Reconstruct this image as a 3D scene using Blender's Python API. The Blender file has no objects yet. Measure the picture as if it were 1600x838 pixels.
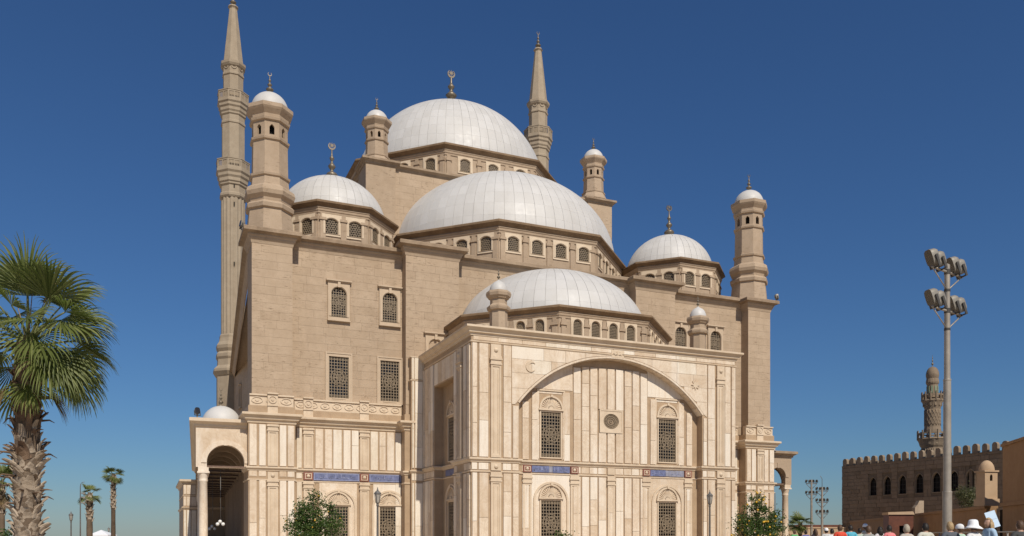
import bpy, math, random
from mathutils import Vector, Matrix
from mathutils.geometry import tessellate_polygon
random.seed(7)
S = bpy.context.scene
COL = S.collection
R = math.radians
PI = math.pi

# ------------------------------------------------------------------ camera
CX, CY, CZ = -28.77, -82.44, 1.5
TH, FPX = 0.4065, 1310.3
cam_d = bpy.data.cameras.new('camera')
cam = bpy.data.objects.new('camera', cam_d); COL.objects.link(cam)
cam.location = (CX, CY, CZ); cam.rotation_euler = (PI/2, 0, -TH)
cam_d.sensor_fit = 'HORIZONTAL'; cam_d.sensor_width = 36.0
cam_d.lens = 36.0*FPX/1600; cam_d.shift_y = 419/1600
cam_d.clip_start = 0.2; cam_d.clip_end = 12000
S.camera = cam
# ------------------------------------------------------------------ sky, sun, exposure
SUN_EL, SUN_AZ = 45.5, 178.9          # azimuth clockwise from +Y
w = bpy.data.worlds.new('World'); S.world = w; w.use_nodes = True
nt = w.node_tree
bg = nt.nodes['Background']
sky = nt.nodes.new('ShaderNodeTexSky'); sky.sky_type = 'NISHITA'
sky.sun_disc = False; sky.sun_elevation = R(SUN_EL); sky.sun_rotation = R(SUN_AZ)
sky.altitude = 200; sky.air_density = 1.3; sky.dust_density = 0.1; sky.ozone_density = 10.0
tint = nt.nodes.new('ShaderNodeMix'); tint.data_type = 'RGBA'; tint.blend_type = 'MULTIPLY'; tint.inputs[0].default_value = 1.0   # polarised, deeper blue
tint.inputs[7].default_value = (0.67, 0.83, 1.0, 1.0)
nt.links.new(sky.outputs[0], tint.inputs[6]); nt.links.new(tint.outputs[2], bg.inputs[0]); bg.inputs[1].default_value = 0.063
sun_d = bpy.data.lights.new('sun', 'SUN'); sun_d.energy = 4.4; sun_d.angle = R(0.53); sun_d.color = (1.0, 0.932, 0.82)
sun = bpy.data.objects.new('sun', sun_d); COL.objects.link(sun)
to_sun = Vector((math.sin(R(SUN_AZ))*math.cos(R(SUN_EL)), math.cos(R(SUN_AZ))*math.cos(R(SUN_EL)), math.sin(R(SUN_EL))))
sun.rotation_euler = to_sun.to_track_quat('Z', 'Y').to_euler()
sun.location = to_sun*300
S.view_settings.view_transform = 'Standard'; S.view_settings.look = 'None'
S.view_settings.exposure = 0.0; S.view_settings.gamma = 1.0; S.view_settings.use_curve_mapping = False
S.render.engine = 'CYCLES'
S.cycles.max_bounces = 6; S.cycles.diffuse_bounces = 4

# ------------------------------------------------------------------ helpers: picture to place
_c, _s = math.cos(TH), math.sin(TH)
def proj(X, Y, Z):
    dx, dy = X-CX, Y-CY; d = dx*_s+dy*_c; l = dx*_c-dy*_s
    return 800+FPX*l/d, 838-FPX*(Z-CZ)/d, d
def spot(px, d, py=838.0):
    """a point d metres away along the view axis"""
    a = (px-800)/FPX; b = (838-py)/FPX
    return Vector((CX+d*(_s+a*_c), CY+d*(_c-a*_s), CZ+d*b))
def on_x(px, X):
    a = (px-800)/FPX; t = (X-CX)/(_s+a*_c); return CY+t*(_c-a*_s)

# ------------------------------------------------------------------ mesh builder
class MB:
    def __init__(self): self.v=[]; self.f=[]; self.sm=[]
    def add(self, vs, fs, smooth=False):
        o = len(self.v); self.v += [tuple(p) for p in vs]
        for f in fs: self.f.append(tuple(i+o for i in f)); self.sm.append(smooth)
        return self
    def box(self, x0,x1,y0,y1,z0,z1):
        return self.add([(x0,y0,z0),(x1,y0,z0),(x1,y1,z0),(x0,y1,z0),(x0,y0,z1),(x1,y0,z1),(x1,y1,z1),(x0,y1,z1)],
            [(0,3,2,1),(4,5,6,7),(0,1,5,4),(1,2,6,5),(2,3,7,6),(3,0,4,7)])
    def panel(self, x0,x1,z0,z1,y,t,ch=.02,back=.03):
        """raised panel on a wall that faces -Y: back at y+back, front at y-t with chamfered edges"""
        return self.add([(x0,y+back,z0),(x1,y+back,z0),(x1,y+back,z1),(x0,y+back,z1),
             (x0,y-t+ch,z0),(x1,y-t+ch,z0),(x1,y-t+ch,z1),(x0,y-t+ch,z1),
             (x0+ch,y-t,z0+ch),(x1-ch,y-t,z0+ch),(x1-ch,y-t,z1-ch),(x0+ch,y-t,z1-ch)],
            [(0,1,5,4),(1,2,6,5),(2,3,7,6),(3,0,4,7),(4,5,9,8),(5,6,10,9),(6,7,11,10),(7,4,8,11),(8,9,10,11)])
    def slab(self, outer, holes, y0, y1):
        """outline in (x,z) with holes, thickness from y0 (front) to y1 (back)"""
        def ccw(p): return sum(p[i-1][0]*p[i][1]-p[i][0]*p[i-1][1] for i in range(len(p)))>0
        outer = list(outer) if ccw(outer) else list(outer)[::-1]
        holes = [list(h)[::-1] if ccw(h) else list(h) for h in holes]
        loops = [outer]+holes; pts = [p for l in loops for p in l]; n=len(pts)
        tri = tessellate_polygon([[Vector((p[0],p[1],0)) for p in l] for l in loops])
        fs=[]
        for a,b,c in tri:
            A,B,C_ = pts[a],pts[b],pts[c]
            if (B[0]-A[0])*(C_[1]-A[1])-(C_[0]-A[0])*(B[1]-A[1]) < 0: b,c = c,b
            fs.append((a,b,c)); fs.append((a+n,c+n,b+n))
        k=0
        for l in loops:
            m=len(l)
            for i in range(m):
                j=(i+1)%m; fs.append((k+i,k+i+n,k+j+n,k+j))
            k+=m
        return self.add([(p[0],y0,p[1]) for p in pts]+[(p[0],y1,p[1]) for p in pts], fs)
    def lathe(self, prof, n, c=(0,0), rot=0., inr=False, smooth=False, caps=True, a0=0., a1=2*PI):
        """prof [(r,z)...] from bottom to top; inr: r is the distance to the flats"""
        full = abs(a1-a0-2*PI)<1e-6; m = n if full else n+1
        k = 1/math.cos(PI/n) if inr and full else (1/math.cos((a1-a0)/n/2) if inr else 1)
        vs=[]; fs=[]
        for r,z in prof:
            for i in range(m):
                a=rot+a0+(a1-a0)*i/n; vs.append((c[0]+r*k*math.cos(a), c[1]+r*k*math.sin(a), z))
        for j in range(len(prof)-1):
            for i in range(n):
                i2=(i+1)%m; fs.append((j*m+i, j*m+i2, (j+1)*m+i2, (j+1)*m+i))
        self.add(vs,fs,smooth)
        if caps and full:
            self.add(vs[:m],[tuple(range(m))[::-1]]); self.add(vs[-m:],[tuple(range(m))])
        return self
    def sweep(self, prof, path, closed=False, cap=True):
        """moulding: prof [(out,z)..] carried along path [(x,y)..]; out is to the right of the walking direction"""
        n=len(path); vs=[]; m=len(prof)
        for i,p in enumerate(path):
            p=Vector(p)
            d0=(p-Vector(path[i-1])).normalized() if (i>0 or closed) else None
            d1=(Vector(path[(i+1)%n])-p).normalized() if (i<n-1 or closed) else None
            if d0 is None: d0=d1
            if d1 is None: d1=d0
            n0=Vector((d0.y,-d0.x)); n1=Vector((d1.y,-d1.x)); b=(n0+n1)
            b = b/ max(.2,(1+n0.dot(n1)))
            for o,z in prof: vs.append((p.x+b.x*o, p.y+b.y*o, z))
        fs=[]
        for i in range(n if closed else n-1):
            j=(i+1)%n
            for k in range(m): fs.append((i*m+k, j*m+k, j*m+(k+1)%m, i*m+(k+1)%m))
        if not closed and cap: fs.append(tuple(range(m))); fs.append(tuple(range((n-1)*m,n*m))[::-1])
        return self.add(vs,fs)
    def tube(self, pts, rad, n=8, smooth=True):
        pts=[Vector(p) for p in pts]; vs=[]; fs=[]
        rads = rad if isinstance(rad,(list,tuple)) else [rad]*len(pts)
        for i,p in enumerate(pts):
            t=(pts[min(i+1,len(pts)-1)]-pts[max(i-1,0)]).normalized()
            u=t.cross(Vector((0,0,1)) if abs(t.z)<.9 else Vector((1,0,0))).normalized(); v=t.cross(u)
            for k in range(n):
                a=2*PI*k/n; vs.append(p+(u*math.cos(a)+v*math.sin(a))*rads[i])
        for i in range(len(pts)-1):
            for k in range(n):
                k2=(k+1)%n; fs.append((i*n+k,(i+1)*n+k,(i+1)*n+k2,i*n+k2))
        fs.append(tuple(range(n))); fs.append(tuple(range((len(pts)-1)*n,len(pts)*n))[::-1])
        return self.add(vs,fs,smooth)
    def obox(self, c, u, v, w):
        """box from centre and three half-vectors"""
        c,u,v,w=map(Vector,(c,u,v,w))
        return self.add([c-u-v-w,c+u-v-w,c+u+v-w,c-u+v-w,c-u-v+w,c+u-v+w,c+u+v+w,c-u+v+w],
            [(0,3,2,1),(4,5,6,7),(0,1,5,4),(1,2,6,5),(2,3,7,6),(3,0,4,7)])
    def xf(self, M, start=0):
        for i in range(start,len(self.v)): self.v[i]=tuple(M@Vector(self.v[i]))
        return self
    def mesh(self, name, mat=None):
        me=bpy.data.meshes.new(name); me.from_pydata(self.v,[],self.f)
        me.polygons.foreach_set('use_smooth', self.sm)
        me.validate(); me.update()
        if mat: me.materials.append(mat)
        return me
    def obj(self, name, mat, parent=None, **k):
        return link(name, self.mesh(name, mat), parent, **k)

def link(name, me, parent=None, M=None, kind=None):
    o=bpy.data.objects.new(name, me); COL.objects.link(o)
    if parent is not None: o.parent=parent
    if M is not None: o.matrix_local=M
    if kind: o['kind']=kind
    return o
def tag(o, label, cat, group=None, kind=None):
    o['label']=label; o['category']=cat
    if group: o['group']=group
    if kind: o['kind']=kind
    return o
def empty(name, loc=(0,0,0), rz=0):
    o=bpy.data.objects.new(name,None); COL.objects.link(o); o.location=loc; o.rotation_euler=(0,0,rz); o.empty_display_size=.3
    return o
def struct(o): o['kind']='structure'; return o
def frame(origin, n, up=(0,0,1)):
    """matrix whose local -Y looks along n, local Z up, local X to the right seen from outside"""
    n=Vector(n).normalized(); z=Vector(up); y=-n; x=y.cross(z).normalized()
    M=Matrix((x,y,z)).transposed().to_4x4(); M.translation=Vector(origin); return M
def arcpts(cx, cz, r, a0, a1, n): return [(cx+r*math.cos(a0+(a1-a0)*i/n), cz+r*math.sin(a0+(a1-a0)*i/n)) for i in range(n+1)]
def arch_outline(w, h, rise=None, n=12, x=0., z=0.):
    """opening w wide and h high in all, its top an arc of the given rise (default half circle)"""
    rise = w/2 if rise is None else rise
    r=(w*w/4+rise*rise)/(2*rise); cz=h-r; a=math.asin(min(1,(w/2)/r)) if rise<=w/2 else PI/2
    top=[(r*math.sin(t), cz+r*math.cos(t)) for t in [a-2*a*i/n for i in range(n+1)]]
    return [(x+p[0],z+p[1]) for p in [(-w/2,0),(w/2,0)]+top]

# ------------------------------------------------------------------ materials
def new_mat(name):
    m=bpy.data.materials.new(name); m.use_nodes=True; t=m.node_tree
    return m,t,t.nodes['Principled BSDF'],t.links.new
def node(t, kind, **k):
    n=t.nodes.new(kind)
    for a,b in k.items(): setattr(n,a,b)
    return n
def mixc(t, fac, a, b, mode='MIX'):
    n=node(t,'ShaderNodeMix',data_type='RGBA',blend_type=mode)
    for s,v in ((n.inputs[0],fac),(n.inputs[6],a),(n.inputs[7],b)):
        if hasattr(v,'is_linked') or isinstance(v,bpy.types.NodeSocket): t.links.new(v,s)
        else: s.default_value=(*v,1) if isinstance(v,tuple) and len(v)==3 else v
    return n.outputs[2]
def math1(t, op, a, b=None, clamp=False):
    n=node(t,'ShaderNodeMath',operation=op,use_clamp=clamp)
    for s,v in ((n.inputs[0],a),(n.inputs[1],b)):
        if v is None: continue
        if isinstance(v,bpy.types.NodeSocket): t.links.new(v,s)
        else: s.default_value=v
    return n.outputs[0]
def noise(t, pos, scale, detail=6, rough=.6, stretch=None):
    n=node(t,'ShaderNodeTexNoise'); n.inputs['Scale'].default_value=scale; n.inputs['Detail'].default_value=detail; n.inputs['Roughness'].default_value=rough
    if stretch:
        mp=node(t,'ShaderNodeMapping'); mp.inputs['Scale'].default_value=stretch; t.links.new(pos,mp.inputs[0]); pos=mp.outputs[0]
    t.links.new(pos,n.inputs['Vector']); return n.outputs['Fac']
def ramp(t, fac, stops):
    n=node(t,'ShaderNodeValToRGB'); e=n.color_ramp.elements
    while len(e)<len(stops): e.new(.5)
    for q,(p,c) in zip(e,stops): q.position=p; q.color=(*c,1) if len(c)==3 else c
    t.links.new(fac,n.inputs[0]); return n.outputs[0]
def stone(name, base, light, dark, rand=.25, stain=.35, stain_col=(.16,.10,.06), bump=.25, rough=.85, grain=14., pits=0., spec=.25, vein=0., cracks=0.):
    m,t,b,L=new_mat(name)
    pos=node(t,'ShaderNodeNewGeometry').outputs['Position']
    oi=node(t,'ShaderNodeObjectInfo').outputs['Random']; isl=node(t,'ShaderNodeNewGeometry').outputs['Random Per Island']
    rnd=math1(t,'FRACT',math1(t,'ADD',oi,isl))
    big=noise(t,pos,.22,5,.6); mid=noise(t,pos,1.3,6,.65); fine=noise(t,pos,grain,4,.7)
    col=mixc(t, ramp(t,big,[(.35,(0,0,0)),(.65,(1,1,1))]), base, light)
    k=math1(t,'MULTIPLY',math1(t,'SUBTRACT',rnd,.5),2*rand)
    if rand>0:
        col=mixc(t, math1(t,'MULTIPLY',ramp(t,rnd,[(0,(1,1,1)),(.14,(.75,.75,.75)),(.24,(.15,.15,.15)),(.8,(0,0,0)),(1,(.4,.4,.4))]),min(1,rand*3)), col, dark)
    col=mixc(t, .5, col, mixc(t, ramp(t,mid,[(.3,(0,0,0)),(.7,(1,1,1))]), dark, light))
    if vein>0:
        vn=node(t,'ShaderNodeTexNoise'); vn.inputs['Scale'].default_value=1.1; vn.inputs['Detail'].default_value=8; vn.inputs['Distortion'].default_value=2.5
        L(pos,vn.inputs['Vector'])
        line=ramp(t,vn.outputs['Fac'],[(.44,(0,0,0)),(.5,(1,1,1)),(.56,(0,0,0))])
        col=mixc(t, math1(t,'MULTIPLY',line,vein), col, (.42,.27,.15))
        col=mixc(t, ramp(t,rnd,[(.68,(0,0,0)),(.86,(.75,.75,.75))]), col, (.80,.725,.615))
        ys=noise(t,pos,1.0,6,.7,(4.5,4.5,.35)); col=mixc(t, math1(t,'MULTIPLY',ramp(t,ys,[(.5,(0,0,0)),(.68,(1,1,1))]),.42), col, (.52,.375,.24))
        wsn=noise(t,pos,.45,4,.6,(1.5,1.5,.3)); col=mixc(t, math1(t,'MULTIPLY',ramp(t,wsn,[(.56,(0,0,0)),(.7,(1,1,1))]),.5), col, (.80,.74,.65))
    if stain>0:
        st=noise(t,pos,1.0,5,.6,(1.3,1.3,.10)); st2=noise(t,pos,.35,4,.6)
        s=math1(t,'MULTIPLY',ramp(t,st,[(.52,(0,0,0)),(.78,(1,1,1))]),ramp(t,st2,[(.4,(0,0,0)),(.7,(1,1,1))]))
        col=mixc(t, math1(t,'MULTIPLY',s,stain), col, stain_col)
    col=mixc(t, math1(t,'MULTIPLY',ramp(t,fine,[(.35,(1,1,1)),(.6,(0,0,0))]),.22), col, dark)
    if cracks>0:
        cr=noise(t,pos,1.0,5,.7,(2.2,2.2,11.)); cm=noise(t,pos,.5,4,.6)
        ck=math1(t,'MULTIPLY',ramp(t,cr,[(.57,(0,0,0)),(.63,(1,1,1))]),ramp(t,cm,[(.40,(0,0,0)),(.56,(1,1,1))]))
        col=mixc(t, math1(t,'MULTIPLY',ck,cracks), col, (.17,.115,.07))
        sc=noise(t,pos,.12,4,.65,(1,1,.6)); col=mixc(t, math1(t,'MULTIPLY',ramp(t,sc,[(.45,(0,0,0)),(.75,(1,1,1))]),.35), col, tuple(x*.62 for x in base))
    if pits>0:
        vo=node(t,'ShaderNodeTexVoronoi'); vo.inputs['Scale'].default_value=2.6; L(pos,vo.inputs['Vector'])
        pk=math1(t,'MULTIPLY',ramp(t,vo.outputs['Distance'],[(.05,(1,1,1)),(.13,(0,0,0))]),ramp(t,noise(t,pos,.8,3),[(.5,(0,0,0)),(.62,(1,1,1))]))
        col=mixc(t, math1(t,'MULTIPLY',pk,pits), col, (.10,.065,.04))
    L(col,b.inputs['Base Color']); b.inputs['Roughness'].default_value=rough; b.inputs['Specular IOR Level'].default_value=spec
    bp=node(t,'ShaderNodeBump'); bp.inputs['Strength'].default_value=bump; bp.inputs['Distance'].default_value=.03
    L(math1(t,'ADD',fine,math1(t,'MULTIPLY',mid,1.5)),bp.inputs['Height']); L(bp.outputs[0],b.inputs['Normal'])
    return m
def plain(name, col, rough=.6, metal=0., var=.25, scale=6., rand=0., spec=.4, bump=0.):
    m,t,b,L=new_mat(name)
    pos=node(t,'ShaderNodeNewGeometry').outputs['Position']
    f=noise(t,pos,scale,5,.65)
    d=tuple(c*(1-var) for c in col); l=tuple(min(1,c*(1+var*.6)) for c in col)
    c=mixc(t, ramp(t,f,[(.3,(0,0,0)),(.7,(1,1,1))]), d, l)
    if rand>0:
        oi=node(t,'ShaderNodeObjectInfo').outputs['Random']; isl=node(t,'ShaderNodeNewGeometry').outputs['Random Per Island']
        c=mixc(t, math1(t,'MULTIPLY',math1(t,'FRACT',math1(t,'ADD',oi,isl)),rand), c, tuple(x*.45 for x in col))
    L(c,b.inputs['Base Color']); b.inputs['Roughness'].default_value=rough; b.inputs['Metallic'].default_value=metal; b.inputs['Specular IOR Level'].default_value=spec
    if bump>0:
        bp=node(t,'ShaderNodeBump'); bp.inputs['Strength'].default_value=bump; bp.inputs['Distance'].default_value=.02
        L(f,bp.inputs['Height']); L(bp.outputs[0],b.inputs['Normal'])
    return m
M={}
M['lime']=stone('limestone_block',(.438,.326,.223),(.505,.386,.273),(.345,.25,.165),rand=.2,stain=.6,stain_col=(.27,.19,.125),bump=.45,pits=.7,cracks=.75)
M['mortar']=stone('mortar',(.405,.298,.20),(.46,.345,.238),(.33,.238,.155),rand=0,stain=.6,stain_col=(.27,.19,.125),bump=.4,cracks=.6)
M['trim']=stone('trim_stone',(.40,.298,.205),(.465,.355,.252),(.315,.229,.153),rand=.1,stain=.6,stain_col=(.22,.155,.10),bump=.35,cracks=.5)
M['cornice']=stone('weathered_cornice',(.28,.20,.13),(.42,.315,.215),(.15,.10,.065),rand=.1,stain=.9,stain_col=(.12,.085,.055),bump=.6)
M['marble']=stone('alabaster',(.69,.565,.425),(.79,.68,.545),(.54,.41,.28),rand=.5,stain=.45,stain_col=(.34,.22,.13),bump=.15,rough=.55,vein=.28,spec=.35)
M['marble_white']=stone('white_alabaster',(.72,.63,.50),(.80,.72,.60),(.62,.52,.39),rand=.3,stain=.25,stain_col=(.34,.24,.15),bump=.12,rough=.5,vein=.18,spec=.35)
M['marble_joint']=stone('alabaster_backing',(.40,.285,.18),(.47,.345,.225),(.30,.20,.12),rand=0,stain=.7,stain_col=(.20,.115,.065),bump=.15,rough=.6)
M['mtrim']=stone('alabaster_moulding',(.61,.485,.35),(.70,.575,.43),(.49,.37,.25),rand=.15,stain=.6,stain_col=(.26,.15,.09),bump=.15,rough=.6)
M['winframe']=stone('pale_window_stone',(.60,.48,.345),(.68,.56,.42),(.50,.39,.27),rand=.1,stain=.2,bump=.15)
M['grille']=plain('bronze_grille',(.25,.19,.125),.6,.0,.3,9)
M['eave']=stone('eave_rust_and_portico_shade',(.20,.13,.075),(.29,.20,.12),(.11,.068,.04),rand=.1,stain=.6,stain_col=(.10,.06,.03),bump=.5)
M['grey_lime']=stone('grey_limestone',(.345,.275,.195),(.405,.33,.24),(.265,.205,.14),rand=.15,stain=.3,bump=.4,pits=.5)
M['dark']=plain('dark_interior',(.012,.010,.009),.9,0,.2)
M['glass']=plain('window_glass',(.03,.028,.027),.12,0,.2,2,spec=.6)
M['blue']=plain('blue_enamel',(.15,.17,.30),.6,0,.45,3)
M['bluegrey']=plain('faded_enamel',(.27,.27,.33),.6,0,.3,3)
M['script']=plain('gilt_script',(.30,.32,.46),.5,0,.2)
M['red']=plain('red_stone',(.24,.085,.06),.6,0,.3,4)
M['wood']=plain('tie_beam_wood',(.16,.10,.07),.7,0,.3)
M['bronze']=plain('finial_bronze',(.20,.165,.12),.45,.5,.35,5)
# lead roofing sheets: each its own tone, satin
def lead_mat():
    m,t,b,L=new_mat('lead_sheet')
    g=node(t,'ShaderNodeNewGeometry'); pos=g.outputs['Position']
    oi=node(t,'ShaderNodeObjectInfo').outputs['Random']
    rnd=math1(t,'FRACT',math1(t,'ADD',oi,g.outputs['Random Per Island']))
    c=mixc(t, rnd, (.52,.50,.472), (.565,.545,.518))
    st=noise(t,pos,.9,6,.65,(1.2,1.2,.35)); c=mixc(t, math1(t,'MULTIPLY',ramp(t,st,[(.42,(0,0,0)),(.75,(1,1,1))]),.28), c, (.40,.37,.32))
    L(c,b.inputs['Base Color']); b.inputs['Metallic'].default_value=.0; b.inputs['Specular IOR Level'].default_value=.35
    L(ramp(t,noise(t,pos,2.,5),[(.3,(.42,.42,.42)),(.7,(.6,.6,.6))]),b.inputs['Roughness'])
    bp=node(t,'ShaderNodeBump'); bp.inputs['Strength'].default_value=.15; bp.inputs['Distance'].default_value=.04
    L(noise(t,pos,1.6,3),bp.inputs['Height']); L(bp.outputs[0],b.inputs['Normal'])
    return m
M['lead']=lead_mat()
M['seam']=plain('lead_seam',(.42,.40,.37),.6,.2,.25,4)

# ================================================================== setting
gm=MB(); gm.add([(-6000,-6000,0),(6000,-6000,0),(6000,6000,0),(-6000,6000,0)],[(0,1,2,3)])
M['paving']=stone('paving',(.48,.395,.295),(.55,.46,.35),(.40,.32,.235),rand=0,stain=0,bump=.2,rough=.8)
struct(gm.obj('ground',M['paving']))

# ================================================================== the great mosque
mosque=empty('mosque')
tag(mosque,'huge tan limestone mosque with pale lead domes and two thin minarets','mosque')
YW,YP=-21.35,-22.30           # bay wall and pier faces
BLK=[]                        # stone blocks: (parent, matrix, size, picture area)
def courses(parent, x0,x1,z0,z1,y,holes=(),h=.60,wl=1.75,Mx=None,vis=True):
    z=z0; row=0; rr=random.Random(int((x0+z0)*1000)&0xffff)
    n=max(1,round((z1-z0)/h)); h=(z1-z0)/n
    for r in range(n):
        x=x0; off=rr.uniform(.3,1.)*wl
        cuts=[]
        while x<x1-.35:
            nx=min(x1,x+(off if x==x0 else wl*rr.uniform(.65,1.3)))
            if x1-nx<.45: nx=x1
            cuts.append((x,nx)); x=nx
        za,zb=z0+r*h,z0+(r+1)*h
        for a,b in cuts:
            segs=[(a,b)]
            for hx0,hx1,hz0,hz1 in holes:
                if zb>hz0+.05 and za<hz1-.05:
                    ns=[]
                    for p,q in segs:
                        if q<=hx0 or p>=hx1: ns.append((p,q))
                        else:
                            if p<hx0-.08: ns.append((p,hx0))
                            if q>hx1+.08: ns.append((hx1,q))
                    segs=ns
            for p,q in segs:
                g=.0025; sx,sz=q-p-2*g,zb-za-2*g
                pr=.05+rr.uniform(0,.005)
                T=Matrix.Translation(((p+q)/2,y+.03,(za+zb)/2))@Matrix.Diagonal((sx,pr,sz,1))
                if Mx is not None: T=Mx@T
                c=T.translation; u,v,d=proj(*c)
                hid = (not vis) or (660<u<1150 and v>515) or v<0 or (u-868)**2/150**2+(v-500)**2/82**2<1
                BLK.append((parent,T,0 if hid else sx*sz*(FPX/d)**2))
blk_unit=MB(); blk_unit.panel(-.5,.5,-.5,.5,0,1.0,ch=.0,back=0)
c_=.004; blk_unit=MB().add([(-.5,0,-.5),(.5,0,-.5),(.5,0,.5),(-.5,0,.5),(-.5,-.8,-.5),(.5,-.8,-.5),(.5,-.8,.5),(-.5,-.8,.5),
   (-.5+c_*.6,-1,-.5+c_),(.5-c_*.6,-1,-.5+c_),(.5-c_*.6,-1,.5-c_),(-.5+c_*.6,-1,.5-c_)],
   [(0,1,5,4),(1,2,6,5),(2,3,7,6),(3,0,4,7),(4,5,9,8),(5,6,10,9),(6,7,11,10),(7,4,8,11),(8,9,10,11)])
def finish_blocks():
    me=blk_unit.mesh('stone_block',M['lime'])
    BLK.sort(key=lambda b:-b[2])
    rest={}
    for i,(p,T,a) in enumerate(BLK):
        if i<300 and a>0: link('stone_block',me,p,T)
        else:
            mb=rest.setdefault(p.name,(p,MB()))[1]; s=len(mb.v); mb.add(blk_unit.v,blk_unit.f); mb.xf(T,s)
    for p,mb in rest.values(): mb.obj('stone_blocks_far',M['lime'],p,kind='stuff')

# ---------------------------------------------------------------- windows
def grille_mesh(w,h,rise,style,b=.05):
    mb=MB(); r=(w*w/4+rise*rise)/(2*rise) if rise>0 else 0
    def ztop(x): return h if rise==0 else h-r+math.sqrt(max(0,r*r-x*x))
    def xhalf(z):
        if rise==0 or z<=h-rise: return w/2
        q=r*r-(z-(h-r))**2; return min(w/2,math.sqrt(q)) if q>0 else 0
    if style=='lattice':
        nx=7 if w>1.2 else 6; st=w/nx
        for i in range(nx+1):
            x=-w/2+i*st; x=max(-w/2+b/2,min(w/2-b/2,x)); t=b*(1.6 if i in(0,nx) else .9); mb.box(x-t/2,x+t/2,-.03,.03,0,ztop(x))
        nz=round(h/st); sz=h/nz
        for j in range(nz+1):
            z=j*sz; hw=xhalf(z-.01); 
            if hw>.05: t=b*.9; mb.box(-hw,hw,-.025,.025,max(0,z-t/2),min(h,z+t/2))
        band=sz*1.0
        for j in range(2):
            z0=.0 if j==0 else h-rise-band
            for i in range(nx*2): 
                x=-w/2+(i+.5)*st/2; mb.box(x-b*.3,x+b*.3,-.02,.02,z0,z0+band)
            mb.box(-w/2,w/2,-.02,.02,z0+band*.45,z0+band*.6)
        zc=(h-rise)*.5 if rise==0 else h*.48
        for rad in (.40*w,.27*w,.13*w):
            for k in range(16):
                a0,a1=2*PI*k/16,2*PI*(k+1)/16; r0,r1=rad-.022*(w/1.4),rad+.022*(w/1.4)
                q=[(r0*math.cos(a0),r0*math.sin(a0)),(r1*math.cos(a0),r1*math.sin(a0)),(r1*math.cos(a1),r1*math.sin(a1)),(r0*math.cos(a1),r0*math.sin(a1))]
                mb.add([(p[0],-.05,zc+p[1]) for p in q]+[(p[0],.0,zc+p[1]) for p in q],[(0,1,2,3),(0,4,5,1),(2,6,7,3),(1,5,6,2),(3,7,4,0)])
        for k in range(8):
            a=PI*k/4+.2; mb.obox((.2*w*math.cos(a),-.03,zc+.2*w*math.sin(a)),(.17*w*math.cos(a),0,.17*w*math.sin(a)),(-.02*math.sin(a),0,.02*math.cos(a)),(0,.015,0))
    else:
        st=w/5.0
        for sgn in (1,-1):
            k=-12
            while k<24:
                pts=[]
                for q in range(61):
                    z=h*q/60; x=sgn*(z*.62)+(k*st-w)*1.0 if sgn>0 else -(z*.62)+k*st-w*.0
                    if abs(x)<=w/2 and z<=ztop(max(-w/2,min(w/2,x))): pts.append((x,z))
                if len(pts)>2:
                    (xa,za),(xb,zb)=pts[0],pts[-1]; d=Vector((xb-xa,0,zb-za)); L=d.length/2
                    if L>.05:
                        u=d.normalized(); mb.obox(((xa+xb)/2,0,(za+zb)/2),u*L,Vector((-u.z,0,u.x))*b*.55,(0,.02,0))
                k+=1
        out=arch_outline(w,h,rise,10) if rise>0 else [(-w/2,0),(w/2,0),(w/2,h),(-w/2,h)]
        inn=arch_outline(w-.07,h-.07,max(.01,rise-.03),10,0,.035)
        mb.slab(out,[inn],-.03,.03)
    return mb
WCACHE={}
M['wing_frame']=stone('wing_window_stone',(.50,.385,.27),(.57,.45,.325),(.42,.315,.215),rand=.1,stain=.3,bump=.2)
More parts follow.
